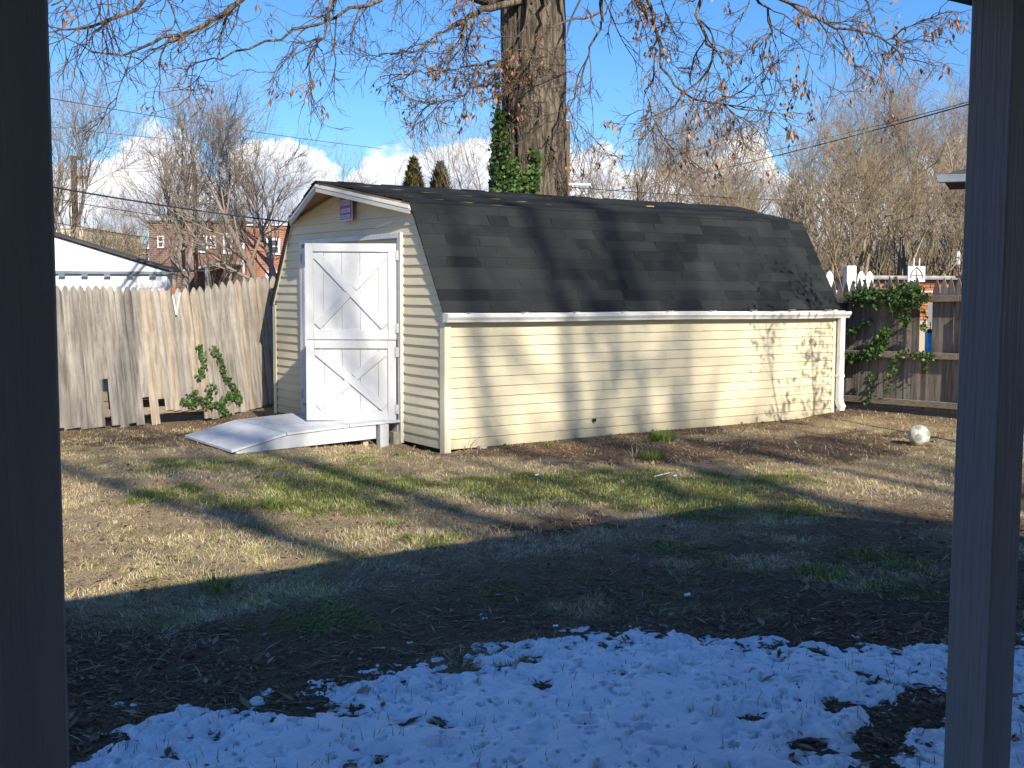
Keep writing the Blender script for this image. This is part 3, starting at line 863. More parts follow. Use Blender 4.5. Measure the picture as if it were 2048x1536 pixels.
# downspout with elbow at the far corner
ds = MB()
xc = SL - .03
ds.box(xc, xc + .085, -.085, -.022, .22, HE - .12)
ds.build('downspout', M['gutter'], shed, bevel=.006)
el_ = MB()
prev = None; V = []; Fq = []
for i in range(7):
    a = i / 6 * R(70)
    c = Vector((xc + .042, -.0535 - .09 * (1 - math.cos(a)), .22 - .12 * math.sin(a)))
    nrm = Vector((0, math.cos(a), -math.sin(a)))
    for sx_, sn_ in ((-1, -1), (1, -1), (1, 1), (-1, 1)):
        V.append(c + Vector((sx_ * .044, 0, 0)) + nrm * sn_ * .033)
for i in range(6):
    for j in range(4): Fq.append((i * 4 + j, i * 4 + (j + 1) % 4, i * 4 + 4 + (j + 1) % 4, i * 4 + 4 + j))
Fq.append((3, 2, 1, 0)); Fq.append((24, 25, 26, 27))
el_.add(V, Fq); el_.build('downspout_elbow', M['gutter'], shed)
MB().box(xc - .004, xc + .089, -.089, -.018, .50, .53).build('downspout_strap', M['gutter'], shed)
MB().box(xc + .02, xc + .06, -.06, -.02, -.02, .1).build('drain_stub', M['gutter'], shed, bevel=.006)
# small vent cap low on the long wall
v0 = MB(); v0.cyl((1.87, .0, .19), (1.87, -.03, .19), .018, n=10); v0.build('pipe_stub', M['black'], shed)
MB().box(.38, .46, -.06, .0, -.02, .02).build('brick_chip', M['concrete'], shed)

# purple notice hung in the gable
sg = empty('notice_sign', (X0 - .035, Y0 + 2.04, 2.485), 'narrow purple and white notice hanging in the shed gable', 'sign')
sg.rotation_euler = (R(-1.5), 0, 0)
w2, h2 = .15, .15
MB().box(-.012, -.002, -w2, w2, -h2, h2 + .02).build('board', M['signwhite'], sg)
MB().box(-.016, -.0125, -w2 + .018, w2 - .012, -h2 + .02, h2 + .012).build('print', M['purple'], sg)
bars = []
tx = MB()
rr = random.Random(5)
for (z0, z1, rows) in ((.115, .14, 1), (.02, .09, 3), (-.06, -.01, 2), (-.125, -.08, 2)):
    hh = (z1 - z0) / rows
    for k in range(rows):
        y = -w2 + .035
        lim = w2 - .03
        if z0 == .115: y, lim = -.02, .02
        while y < lim:
            w = rr.uniform(.012, .03)
            tx.box(-.0185, -.0165, y, min(y + w, lim), z0 + k * hh + .004, z0 + (k + 1) * hh - .003); y += w + .005
tx.build('lettering', M['signwhite'], sg)['kind'] = 'stuff'

# ------------------------------------------------------------------ ramp
rp = empty('ramp', (X0 - .95, Y0 + 1.55, 0), 'low white painted wooden ramp leading up to the shed door', 'ramp')
def rl(x, y, z): return (x + .95, y - 1.55, z)
ya, yb = .86, 2.20
seg = [(-1.87, .02), (-1.30, .15), (-.62, .185), (-.03, .20)]
# sheets: three panels on the slope and platform
for k in range(3):
    (x0, z0), (x1, z1) = seg[k], seg[k + 1]
    nsub = 1 if k else 1
    g = .012
    ym = ya + (yb - ya) * (.5)
    for (u, v) in (((ya - .01, ym - .006), (ym + .006, yb)) if k == 0 else ((ya - .01, ym - .006), (ym + .006, yb))):
        vs = [rl(x0 + g, u, z0), rl(x1, u, z1), rl(x1, v, z1), rl(x0 + g, v, z0)]
        MB().add([Vector(p) + Vector((0, 0, .022)) for p in vs] + [Vector(p) for p in vs], [(0, 1, 2, 3), (7, 6, 5, 4), (0, 4, 5, 1), (1, 5, 6, 2), (2, 6, 7, 3), (3, 7, 4, 0)]).build('deck_panel', M['ramp_white'], rp)
for yy in (ya + .005, yb - .045, (ya + yb) / 2):
    MB().prism([(-1.80 + .95, .0), (-.30 + .95, .045), (-.30 + .95, .182), (-.62 + .95, .18), (-1.30 + .95, .145), (-1.82 + .95, .022)], yy - 1.55, yy + .038 - 1.55, 'xz').build('stringer', M['ramp_white'], rp, bevel=.003)
for (x0, x1, y, h) in ((-.27, -.17, ya - .03, .19), (-.42, -.36, ya + .06, .06), (-.10, -.0, ya - .0, .10)):
    MB().box(x0 + .95, x1 + .95, y - 1.55, y + .09 - 1.55, -.06, h).build('block', M['ramp_white'] if h > .12 else M['concrete'], rp, bevel=.005)


# ------------------------------------------------------------------ fences
def picket_mesh(name, w, h, tip, thick, matr, round_=True, seed=0):
    r = random.Random(seed)
    rings = [(0, 1.0), (h * .33, 1.0), (h * .66, 1.0), (h - tip, 1.0)]
    if round_: rings += [(h - tip * .55, .84), (h - tip * .22, .5), (h, .10)]
    else: rings += [(h - tip * .5, .62), (h, .08)]
    V = []; Fq = []
    for (z, s) in rings:
        ww = w / 2 * s; off = r.uniform(-.0025, .0025)
        V += [(-ww + off, 0, z), (-ww * .98 + off, -thick * .5, z), (-ww * .5 + off, -thick, z), (ww * .5 + off, -thick, z), (ww * .98 + off, -thick * .5, z), (ww + off, 0, z)]
    for i in range(len(rings) - 1):
        for j in range(6): Fq.append((i * 6 + j, i * 6 + (j + 1) % 6, i * 6 + 6 + (j + 1) % 6, i * 6 + 6 + j))
    Fq.append(tuple(reversed(range(6)))); Fq.append(tuple((len(rings) - 1) * 6 + j for j in range(6)))
    o = MB().add(V, Fq).build(name, matr); me = o.data; bpy.data.objects.remove(o); return me


rr = random.Random(9)
lf = empty('stockade_fence', (3.3, FENCE_Y, -.19), 'weathered tan stockade fence with pointed pickets left of the shed', 'fence')
PM = [picket_mesh('picket', .095, 1.83, .13, .022, M['wood' if k < 4 else 'woodwarm'], True, k) for k in range(8)]
x = -1.2; i = 0
while x < 8.4:
    base = float(gz(x, FENCE_Y))
    lean = R(1.5 + 4.5 * min(1, max(0, (x - 2.8) / 2.2))) + R(rr.uniform(-.1, .1))
    z0 = base + rr.uniform(-.01, .05); sc = 1 + rr.uniform(-.004, .008)
    top = base + 1.80 - .02 * smooth((x - 4.0) / 1.0)
    if 3.95 < x < 4.05: z0 += .62
    elif 4.43 < x < 4.52: z0 += .33
    elif 4.58 < x < 4.67: z0 += .30
    elif 4.72 < x < 5.25: z0 += .14 + rr.uniform(0, .03)
    h = top - z0
    mm = PM[rr.randrange(0, 4)] if x < 4.5 or rr.random() < .55 else PM[rr.randrange(4, 8)]
    inst(mm, 'picket', lf, (x - 3.3 - math.tan(lean) * (z0 - base), rr.uniform(-.004, .003), z0 + .19), (R(rr.uniform(-.6, .6)), -lean, R(rr.uniform(-3, 3))), (rr.uniform(1.12, 1.2), 1, h / 1.83))
    x += .0985 + rr.uniform(-.002, .004)
rails = [(.19, M['rail']), (.93, M['rail']), (1.5, M['rail'])]
for zz, mm in rails:
    for k in range(4):
        MB().box(-4.4 + k * 2.4, -4.4 + k * 2.4 + 2.39, .004, .045, zz - .045, zz + .045).build('rail', mm, lf, bevel=.004)
for k in range(5):
    MB().box(-4.4 + k * 2.4 - .05, -4.4 + k * 2.4 + .04, .047, .137, -.05, 1.65).build('post', M['rail'], lf, bevel=.005)
# neighbour's stacked planks seen through the gaps
for k in range(3):
    MB().box(3.9, 5.6, FENCE_Y + .25, FENCE_Y + .30, .0 + k * .13 - .13, .12 + k * .13 - .13).build('plank', M['rail']).name = 'plank'
pl = [o for o in scene.objects if o.name.startswith('plank')]
for o, w_ in zip(pl, ('lowest', 'middle', 'topmost')):
    tag(o, 'brown board behind the broken stockade pickets, ' + w_ + ' of three', 'board', 'boards behind the stockade fence')
gp = MB().box(-.035, .035, -.035, .035, -.2, .75).build('white_post', M['vinyl'], None, bevel=.004)
gp.location = (4.02, FENCE_Y + .35, 0)
tag(gp, 'white post showing through the gap in the stockade pickets', 'post')

# right-hand fence seen from its rail side
rfn = empty('picket_fence', (FENCE_X, 11.0, 0), 'grey weathered picket fence with three rails right of the shed', 'fence')
PD = [picket_mesh('picket', .088, 1.62, .15, .016, M['wooddark'], False, 20 + k) for k in range(5)]
PG = picket_mesh('picket', .093, 1.66, .17, .018, M['woodgreen'], False, 30)
y = FENCE_Y - .05; k = 0
GAPY = [8.63]
while y > 5.9:
    base = float(gz(FENCE_X, y))
    if abs(y - GAPY[0]) < .09:
        if abs(y - GAPY[0]) < .06: inst(PD[1], 'picket', rfn, (.02, y - 11.0, base + .06), (0, 0, math.pi / 2), (1.5, 1, .70 / 1.63))
        y -= .06; continue
    mm = PG if 7.78 < y < 8.12 else PD[rr.randrange(5)]
    h = rr.uniform(1.60, 1.66)
    inst(mm, 'picket', rfn, (.02, y - 11.0, base + .06), (0, R(rr.uniform(-.6, .6)), math.pi / 2 * -1 + R(rr.uniform(-4, 4)) + math.pi), (rr.uniform(1.12, 1.22), 1, h / 1.63))
    y -= .0975 + rr.uniform(-.003, .006)
zr = lambda y, z: z + float(gz(FENCE_X, y))
for zz in (.15, .74, 1.43):
    yy = FENCE_Y
    for ln in (1.95, 2.25, 2.4, 2.3):
        y1 = yy - ln
        a, b = zr(yy, zz), zr(y1, zz)
        w = .038
        v = [(-.058, yy - 11, a - w), (-.004, yy - 11, a - w), (-.004, y1 - 11 + .006, b - w), (-.058, y1 - 11 + .006, b - w)]
        v += [(p[0], p[1], p[2] + 2 * w) for p in v]
        MB().add(v, [(3, 2, 1, 0), (4, 5, 6, 7), (0, 1, 5, 4), (1, 2, 6, 5), (2, 3, 7, 6), (3, 0, 4, 7)]).build('rail', M['rail'], rfn, bevel=.003)
        yy = y1
for yy in (12.47, 8.05, 6.2):
    MB().box(-.05, -.001, yy - 11.045, yy - 10.955, -.1, 1.36).build('post', M['woodgreen' if yy == 8.05 else 'rail'], rfn, bevel=.004) if yy != 12.47 else None

# blue feeder and the white board behind the missing picket
bf = empty('feeder', (FENCE_X + .10, 8.63, .78), 'blue patterned cylinder feeder hanging behind the gap in the fence', 'feeder')
MB().cyl((0, 0, 0), (0, 0, .30), .055, .06, 14).build('tube', M['blue'], bf)
MB().cyl((0, 0, .30), (0, 0, .345), .062, .03, 14).build('cap', M['black'], bf)
MB().cyl((0, 0, .345), (0, 0, .43), .006, .006, 6).build('hook', M['black'], bf)
wb = MB().box(0, .02, -.35, .1, 0, .32).box(0, .02, -.35, .1, .33, .62).build('backing_board', M['vinyl'])
wb.location = (FENCE_X + .35, 8.75, .82)
tag(wb, 'pale panel behind the gap in the grey fence', 'panel')


# ------------------------------------------------------------------ ivy
def ivy(name, paths, n, spread, label, out, size=.055, parent_loc=(0, 0, 0), thick=.006, offs=.03):
    """paths: polylines in world space; out: outward normal"""
    root = empty(name, parent_loc, label, 'ivy')
    pos = []; W = []
    lens = [sum((Vector(p[i + 1]) - Vector(p[i])).length for i in range(len(p) - 1)) for p in paths]
    st = MB(); loc = Vector(parent_loc)
    for p, l in zip(paths, lens):
        st = MB()
        k = max(3, int(1.7 * n * l / sum(lens)))
        ts = np.sort(RNG.random(k)) * (len(p) - 1)
        P = np.array(p, float); i0 = np.minimum(ts.astype(int), len(p) - 2); f = (ts - i0)[:, None]
        pos.append(P[i0] * (1 - f) + P[i0 + 1] * f)
        for i in range(len(p) - 1): st.cyl(Vector(p[i]) - loc, Vector(p[i + 1]) - loc, thick, thick * .8, 5)
        st.build('stem', M['twig'], root)
    pos = np.concatenate(pos); k = len(pos)
    o_ = np.array(out, float)
    pos = pos + RNG.normal(0, spread, (k, 3)) * (1 - .6 * np.abs(o_)) + o_ * RNG.uniform(0, offs, k)[:, None] - np.array(parent_loc)
    # leaves face roughly outwards
    tang = RNG.normal(0, 1, (k, 3)); tang[:, 2] -= .9; nrm = o_ + RNG.normal(0, .45, (k, 3)); nrm /= np.linalg.norm(nrm, axis=1)[:, None]
    tang -= nrm * (tang * nrm).sum(1)[:, None]; tang /= np.linalg.norm(tang, axis=1)[:, None]
    sd_ = np.cross(nrm, tang); s = (RNG.uniform(.45, 1.05, k) * size)[:, None]
    pts = [pos, pos + tang * s * .3 + sd_ * s * .55, pos + tang * s * 1.0 + nrm * s * .1, pos + tang * s * .3 - sd_ * s * .55, pos + tang * s * .3 + nrm * s * .12]
    V = np.stack(pts, 1).reshape(-1, 3); b = np.arange(k)[:, None] * 5
    F = np.concatenate([b + [0, 1, 4], b + [1, 2, 4], b + [2, 3, 4], b + [3, 0, 4]])
    lv = mesh_np('leaves', V, F, M['ivy'], root, attrs={'tone': np.repeat(RNG.beta(2, 2, k), 5)})
    lv['kind'] = 'stuff'
    return root


def onfence_l(px, py):
    r = ray(px, py); d = local(*r) - Vector((0, 0, CAMH)); k = (FENCE_Y - .03) / d.y; return (d.x * k, FENCE_Y - .035, CAMH + d.z * k)


def onfence_r(px, py, off=.06):
    r = ray(px, py); d = local(*r) - Vector((0, 0, CAMH)); k = (FENCE_X - off) / d.x; return (FENCE_X - off, d.y * k, CAMH + d.z * k)


FL = lambda *a: [onfence_l(*p) for p in a]
FR = lambda *a: [onfence_r(*p) for p in a]
ivy('ivy', [FL((395, 768), (408, 740), (402, 712), (395, 700))], 75, .022, 'short ivy strand on the stockade fence, nearer the middle', (0, -1, 0), .05, onfence_l(395, 790))
ivy('ivy', [FL((480, 812), (470, 788), (448, 755), (432, 712), (426, 704))], 110, .022, 'long slanting ivy strand on the stockade fence, nearest the shed', (0, -1, 0), .05, onfence_l(480, 812))
ivy('ivy', [FL((365, 808), (400, 810), (440, 815), (455, 838)), FL((420, 800), (422, 775)), FL((435, 815), (460, 795), (474, 800)), FL((385, 800), (385, 785))], 210, .03, 'low ivy tangle spreading along the foot of the stockade fence', (0, -1, 0), .05, onfence_l(440, 838))
ivy('ivy', [FR((1705, 590), (1740, 588), (1780, 590), (1850, 590)), FR((1770, 580), (1810, 570), (1835, 572), (1850, 590)), FR((1790, 585), (1800, 600), (1830, 598)), FR((1725, 580), (1760, 585))], 620, .055, 'thick green ivy mound over the top rail of the grey fence', (-1, 0, 0), .05, onfence_r(1800, 600), offs=.12)
ivy('ivy', [FR((1790, 600), (1796, 620), (1810, 640)), FR((1825, 600), (1818, 625), (1812, 645))], 60, .02, 'thin ivy trailing down below the top rail of the grey fence', (-1, 0, 0), .05, onfence_r(1800, 600))
ivy('ivy', [FR((1690, 662), (1710, 650), (1735, 638), (1742, 634))], 55, .015, 'ivy sprig across the first pickets beside the shed gutter', (-1, 0, 0), .05, onfence_r(1690, 662))
ivy('ivy', [FR((1685, 706), (1720, 705), (1745, 700), (1755, 680), (1760, 665), (1778, 650)), FR((1740, 700), (1765, 690), (1765, 670))], 330, .035, 'bushy ivy climbing from the middle rail beside the shed', (-1, 0, 0), .055, onfence_r(1740, 705))
ivy('ivy', [FR((1775, 780), (1780, 750), (1785, 725), (1800, 700), (1850, 700), (1870, 705)), FR((1850, 705), (1855, 730)), FR((1735, 800), (1742, 770), (1745, 745))], 150, .025, 'sparse ivy strands over the lower half of the grey fence', (-1, 0, 0), .045, onfence_r(1780, 790))
ivy('ivy', [FR((1848, 610), (1850, 640), (1848, 655))], 30, .015, 'ivy strand hanging beside the missing picket', (-1, 0, 0), .045, onfence_r(1848, 610))


# ------------------------------------------------------------------ trees
def tubes(polys):
    """polys: list of (P[k,N,3], Rad[k,N], sides) -> V,F"""
    Vs, Fs, off = [], [], 0
    for P, Rd, ns in polys:
        if len(P) == 0: continue
        k, N, _ = P.shape
        T = np.gradient(P, axis=1); T /= np.linalg.norm(T, axis=2, keepdims=True) + 1e-9
        ref = np.where(np.abs(T[:, :1, 2:3]) > .8, np.array([[[1., 0, 0]]]), np.array([[[0, 0, 1.]]]))
        U = np.cross(T, ref); U /= np.linalg.norm(U, axis=2, keepdims=True) + 1e-9
        Wv = np.cross(T, U)
        a = np.arange(ns) * 2 * np.pi / ns
        ring = P[:, :, None, :] + Rd[:, :, None, None] * (U[:, :, None, :] * np.cos(a)[None, None, :, None] + Wv[:, :, None, :] * np.sin(a)[None, None, :, None])
        Vs.append(ring.reshape(-1, 3))
        id_ = np.arange(k * N * ns).reshape(k, N, ns) + off
        nx_ = np.roll(id_, -1, axis=2)
        Fs.append(np.stack([id_[:, :-1], nx_[:, :-1], nx_[:, 1:], id_[:, 1:]], -1).reshape(-1, 4))
        off += k * N * ns
    return np.concatenate(Vs), np.concatenate(Fs)


def grow(p, d, L, r0, N, wander, trop, tip=.35, rng=RNG):
    k = len(p); P = np.zeros((k, N, 3)); P[:, 0] = p; d = d / (np.linalg.norm(d, axis=1, keepdims=True) + 1e-9)
    for i in range(1, N):
        d = d + rng.normal(0, wander, (k, 3)) + np.asarray(trop) * (1.0 / N)
        d /= np.linalg.norm(d, axis=1, keepdims=True)
        P[:, i] = P[:, i - 1] + d * (L / (N - 1))[:, None]
    Rd = r0[:, None] * np.linspace(1, tip, N)[None]
    return P, Rd


def spawn(P, Rd, n, ang, t0=.2, t1=1.0, rr_=(.45, .75), rng=RNG, flat=0.0):
    k, N, _ = P.shape
    par = np.repeat(np.arange(k), n); t = (t0 + (t1 - t0) * rng.random(k * n)) * (N - 1)
    i = np.minimum(t.astype(int), N - 2); f = (t - i)[:, None]
    pos = P[par, i] * (1 - f) + P[par, i + 1] * f
    tn = P[par, i + 1] - P[par, i]; tn /= np.linalg.norm(tn, axis=1, keepdims=True) + 1e-9
    rad = (Rd[par, i] * (1 - f[:, 0]) + Rd[par, i + 1] * f[:, 0]) * rng.uniform(*rr_, k * n)
    q_ = rng.normal(0, 1, (k * n, 3)); q_[:, 2] *= (1 - flat)
    q_ -= tn * (q_ * tn).sum(1, keepdims=True); q_ /= np.linalg.norm(q_, axis=1, keepdims=True) + 1e-9
    a = rng.uniform(*ang, k * n)[:, None]
    return pos, tn * np.cos(a) + q_ * np.sin(a), rad, t / (N - 1)


def bare_tree(px, depth, top_py, trunk_r, matr, label, seed, nstem=1, spreadf=.35, dens=1.0, group='bare trees beyond the fences', lean=(0, 0), lowcrown=.25, name='bare_tree', base_px=None):
    rng = np.random.default_rng(seed)
    top = at(px, top_py, depth); b = at(base_px or px, 577, depth); base = Vector((b.x, b.y, 0))
    H = top.z
    root = empty(name, base, label, 'tree', group)
    p = np.zeros((nstem, 3)); p[:, :2] = rng.normal(0, .12 * (nstem > 1), (nstem, 2))
    d = np.stack([rng.normal(lean[0], .16 * (nstem > 1) + .02, nstem), rng.normal(lean[1], .16 * (nstem > 1) + .02, nstem), np.ones(nstem)], 1)
    P0, R0 = grow(p, d, np.full(nstem, H * .84) * rng.uniform(.85, 1, nstem), np.full(nstem, trunk_r), 12, .06, (0, 0, .12), .09, rng)
    P0[:, :, 0] += 0
    V, F = tubes([(P0, R0, 8)])
    mesh_np('trunk', V, F, matr, root, smoothf=True)
    n1 = int(14 * dens / max(1, nstem * .5))
    s, dd, rd, t = spawn(P0, R0, n1, (.35, 1.0), lowcrown, 1.0, (.4, .75), rng)
    P1, R1 = grow(s, dd, H * spreadf * (1.25 - .7 * t) * rng.uniform(.7, 1.2, len(s)), rd * .85, 8, .10, (0, 0, .75), .22, rng)
    s, dd, rd, t = spawn(P1, R1, int(7 * dens), (.3, .9), .15, 1, (.45, .75), rng)
    P2, R2 = grow(s, dd, H * spreadf * .48 * rng.uniform(.5, 1.2, len(s)), np.clip(rd, .008, .02), 6, .12, (0, 0, .8), .35, rng)
    s, dd, rd, t = spawn(P2, R2, int(5 * dens), (.3, .9), .2, 1, (.5, .8), rng)
    P3, R3 = grow(s, dd, H * spreadf * .22 * rng.uniform(.5, 1.3, len(s)), np.clip(rd * .8, .0055, .010), 4, .15, (0, 0, .35), .5, rng)
    s, dd, rd, t = spawn(P3, R3, 2, (.3, .9), .2, 1, (.6, .9), rng)
    P4, R4 = grow(s, dd, H * spreadf * .12 * rng.uniform(.5, 1.3, len(s)), np.clip(rd * .8, .0042, .007), 3, .15, (0, 0, .3), .6, rng)
    V, F = tubes([(P1, R1, 5), (P2, R2, 4), (P3, R3, 3), (P4, R4, 3)])
    c = mesh_np('crown', V, F, matr, root); c['kind'] = 'stuff'
    return root


LEFTG = 'bare trees beyond the stockade fence'
RIGHTG = 'bare trees beyond the shed and the grey fence'
bare_tree(335, 34, 205, .13, M['treegrey'], 'bare tree with fan of upright twigs in front of the brick row house', 101, 3, .42, 1.15, LEFTG, lean=(.02, .02), lowcrown=.35)
bare_tree(545, 33, 178, .13, M['treegrey'], 'tall bare tree with forked trunks just left of the shed roof', 102, 3, .42, 1.15, LEFTG, lowcrown=.3)
bare_tree(120, 38, 225, .13, M['treegrey'], 'spreading bare tree at the far left beside the utility pole', 103, 2, .5, 1.1, LEFTG, lowcrown=.3)
bare_tree(225, 44, 400, .08, M['treetan'], 'low bare tree above the white garage roof', 104, 2, .5, .9, LEFTG, lowcrown=.1)
bare_tree(430, 40, 345, .07, M['treeolive'], 'thin bushy bare tree between the two taller left trees', 105, 3, .4, .8, LEFTG, lowcrown=.1)
bare_tree(640, 46, 375, .07, M['treegrey'], 'small bare tree showing over the left slope of the shed roof', 106, 3, .6, .9, LEFTG, lowcrown=.1)
bare_tree(1205, 30, 130, .15, M['treegrey'], 'tall bare tree right behind the ivy covered oak, on its right', 107, 3, .38, 1.1, RIGHTG, lowcrown=.25)
bare_tree(950, 36, 210, .12, M['treegrey'], 'bare tree partly hidden left of the big oak trunk', 108, 3, .45, 1.0, RIGHTG, lowcrown=.2, base_px=990)
bare_tree(1345, 32, 290, .11, M['treetan'], 'low arching bare tree over the middle of the shed roof', 109, 4, .55, 1.15, RIGHTG, lowcrown=.1)
bare_tree(1480, 38, 190, .16, M['treegrey'], 'bare tree above the right end of the shed roof', 110, 2, .4, 1.1, RIGHTG, lowcrown=.25)
bare_tree(1600, 30, 215, .12, M['treetan'], 'many stemmed bare tree behind the corner of the shed roof', 111, 3, .42, 1.1, RIGHTG, lowcrown=.15)
bare_tree(1700, 40, 140, .20, M['treegrey'], 'tall bare tree with thick dark trunk in the right-hand wood', 112, 2, .4, 1.15, RIGHTG, lowcrown=.3)
bare_tree(1810, 34, 130, .17, M['treetan'], 'tallest bare tree near the right-hand porch post', 113, 3, .4, 1.15, RIGHTG, lowcrown=.25)
bare_tree(1900, 42, 170, .15, M['treegrey'], 'bare tree half hidden behind the right-hand porch post', 114, 2, .42, 1.1, RIGHTG, lowcrown=.25)
bare_tree(1660, 24, 330, .09, M['treeolive'], 'olive tinted shrubby tree leaning out from behind the white fence post', 115, 4, .5, .95, RIGHTG, lowcrown=.05)
bare_tree(1790, 26, 350, .09, M['treeolive'], 'olive tinted shrubby tree above the low brick building', 116, 4, .55, .95, RIGHTG, lowcrown=.05)
bare_tree(1510, 26, 350, .08, M['treeolive'], 'twiggy shrub rising behind the right half of the shed roof', 117, 4, .5, .9, RIGHTG, lowcrown=.05)
bare_tree(1730, 48, 250, .16, M['treetan'], 'bare tree deep in the wood behind the thick trunked one', 118, 3, .45, 1.1, RIGHTG, lowcrown=.1)
bare_tree(1900, 28, 330, .10, M['treetan'], 'bushy bare tree beside the neighbouring eave', 119, 4, .55, 1.1, RIGHTG, lowcrown=.05)

# a far hedge of brush that reads as one mass
rng = np.random.default_rng(50)
k = 2600
pxs = np.concatenate([rng.uniform(1250, 2100, 1900), rng.uniform(80, 290, 700)])
pos = []
for v in pxs:
    dpt = rng.uniform(42, 60)
    b = at(v, 577, dpt); pos.append((b.x, b.y, rng.uniform(0, 2.2) if v > 1250 else rng.uniform(0, 1.5)))
pos = np.array(pos)
d = rng.normal(0, .55, (k, 3)); d[:, 2] = 1
P1, R1 = grow(pos, d, rng.uniform(1.5, 3.4, k), np.full(k, .022), 6, .2, (0, 0, .2), .4, rng)
s, dd, rd, t = spawn(P1, R1, 7, (.3, 1.1), .1, 1, (.5, .8), rng)
P2, R2 = grow(s, dd, rng.uniform(.4, 1.3, len(s)), np.maximum(rd, .009), 4, .2, (0, 0, .2), .5, rng)
V, F = tubes([(P1, R1, 3), (P2, R2, 3)])
o = mesh_np('brush', V, F, M['treetan'])
tag(o, 'tangled mass of bare brush and undergrowth at the back', 'undergrowth', kind='stuff')

# ---- the oak
OB = local(.33, 20.0, -CAMH)
oak = empty('oak_tree', OB, 'huge old oak with thick furrowed trunk and drooping branches behind the shed', 'tree')
NS, NH = 72, 150
zz = np.linspace(0, 9.2, NH); th = np.linspace(0, 2 * np.pi, NS, endpoint=False)
TH, ZZ = np.meshgrid(th, zz)
rb = np.interp(zz, [0, 1, 2.6, 3.5, 5, 6.5, 7.4, 8.2, 9.2], [.82, .62, .53, .50, .49, .50, .56, .70, .78])[:, None]
cxs, sns = np.cos(TH), np.sin(TH)
fur = fbm(cxs * 6 + 20 + ZZ * .35, sns * 6 + 30 + ZZ * .1, 60, 4, .6)
lob = fbm(cxs * 1.6 + 5, sns * 1.6 + 9 + ZZ * .35, 61, 3)
rad = rb * (1 + (lob - .5) * .38) + (np.abs(fur - .5) * -.34 + .06)
rad += .10 * np.exp(-((ZZ - 4.6) / .35) ** 2) * np.exp(-((np.mod(TH - 3.9 + np.pi, 2 * np.pi) - np.pi) / .5) ** 2)
Vt = np.stack([rad * cxs + .05 * np.sin(ZZ * .6), rad * sns, ZZ], -1).reshape(-1, 3)
id_ = np.arange(NH * NS).reshape(NH, NS); nx_ = np.roll(id_, -1, 1)
mesh_np('trunk', Vt, np.stack([id_[:-1], nx_[:-1], nx_[1:], id_[1:]], -1).reshape(-1, 4), M['bark'], oak, smoothf=True)
rng = np.random.default_rng(77)


def cpt(px, py, depth):   # in the oak's own frame
    return np.array(at(px, py, depth) - OB)


limb_paths = [  # main limbs, thick end first; they rise out of the picture and bow down again
    ([(1060, -60, 20), (980, -10, 19.6), (900, -40, 19), (760, -130, 17.5), (560, -160, 15.5), (380, -60, 14), (230, 40, 13.2), (110, 75, 12.8)], .22),
    ([(1040, -140, 20), (880, -200, 18.5), (700, -170, 16.5), (560, -60, 15), (430, 40, 14.2), (300, 95, 13.6), (200, 118, 13.3)], .16),
    ([(1050, -120, 20), (860, -190, 18), (740, -120, 16.5), (660, 0, 15.5), (640, 70, 15.2), (600, 150, 15)], .12),
    ([(1040, -90, 20), (940, -120, 18.6), (830, -80, 17.5), (740, 0, 16.8), (600, 60, 16), (470, 110, 15.4), (370, 138, 15)], .10),
    ([(1080, -60, 20), (1180, -120, 19.2), (1330, -140, 18), (1470, -60, 17), (1590, 10, 16.4), (1720, 62, 16), (1790, 70, 15.8)], .13),
    ([(1090, -40, 20), (1190, -90, 19), (1270, -40, 18.2), (1310, 60, 17.8), (1330, 140, 17.6), (1400, 200, 17.4), (1500, 205, 17.1)], .10),
    ([(1090, -60, 20), (1230, -150, 18.6), (1370, -60, 17.6), (1400, 60, 17.3), (1420, 110, 17.2), (1350, 200, 17.2), (1270, 245, 17.2)], .10),
    ([(1080, -30, 20), (1160, -60, 19.2), (1200, 20, 18.8), (1175, 90, 18.7), (1150, 180, 18.7), (1120, 225, 18.7)], .08),
    ([(1090, -80, 20), (1300, -160, 18.2), (1450, -80, 17.2), (1520, 20, 16.8), (1530, 90, 16.7), (1500, 190, 16.6)], .09),
    ([(1050, 0, 19.6), (960, 20, 18.9), (900, 55, 18.4), (840, 95, 18), (780, 108, 17.6), (745, 112, 17.4)], .075),
    ([(1030, 140, 19.5), (990, 132, 19.1), (940, 128, 18.7), (880, 140, 18.3), (820, 145, 18), (755, 158, 17.8)], .055),
    ([(1020, 175, 19.5), (970, 172, 19.1), (920, 190, 18.7), (870, 208, 18.5), (850, 215, 18.3)], .045),
    ([(1090, -20, 19.8), (1150, -60, 19), (1240, -30, 18.3), (1290, 40, 18), (1300, 110, 17.9), (1295, 200, 17.9), (1340, 300, 17.9)], .07),
    ([(1040, -30, 19.5), (1060, 20, 18.9), (1030, 70, 18.7), (1010, 110, 18.7), (1000, 125, 18.7)], .04),
    ([(1080, -30, 19.4), (1090, 30, 18.9), (1070, 90, 18.8), (1040, 150, 18.8), (1035, 190, 18.9)], .04),
    ([(1070, -60, 20), (1010, -100, 19), (960, -50, 18.5), (930, 30, 18.2), (915, 90, 18.1)], .06),
    ([(1090, -60, 20), (1250, -200, 18), (1480, -190, 16.2), (1640, -80, 15.3), (1730, 0, 15), (1745, 60, 14.9)], .09),
    ([(1040, -160, 20), (800, -260, 17), (500, -240, 14.5), (300, -120, 13), (180, -30, 12.4), (95, 20, 12.1)], .13),
]
polys = []; levelsR = []; left_tips = []; tw = []
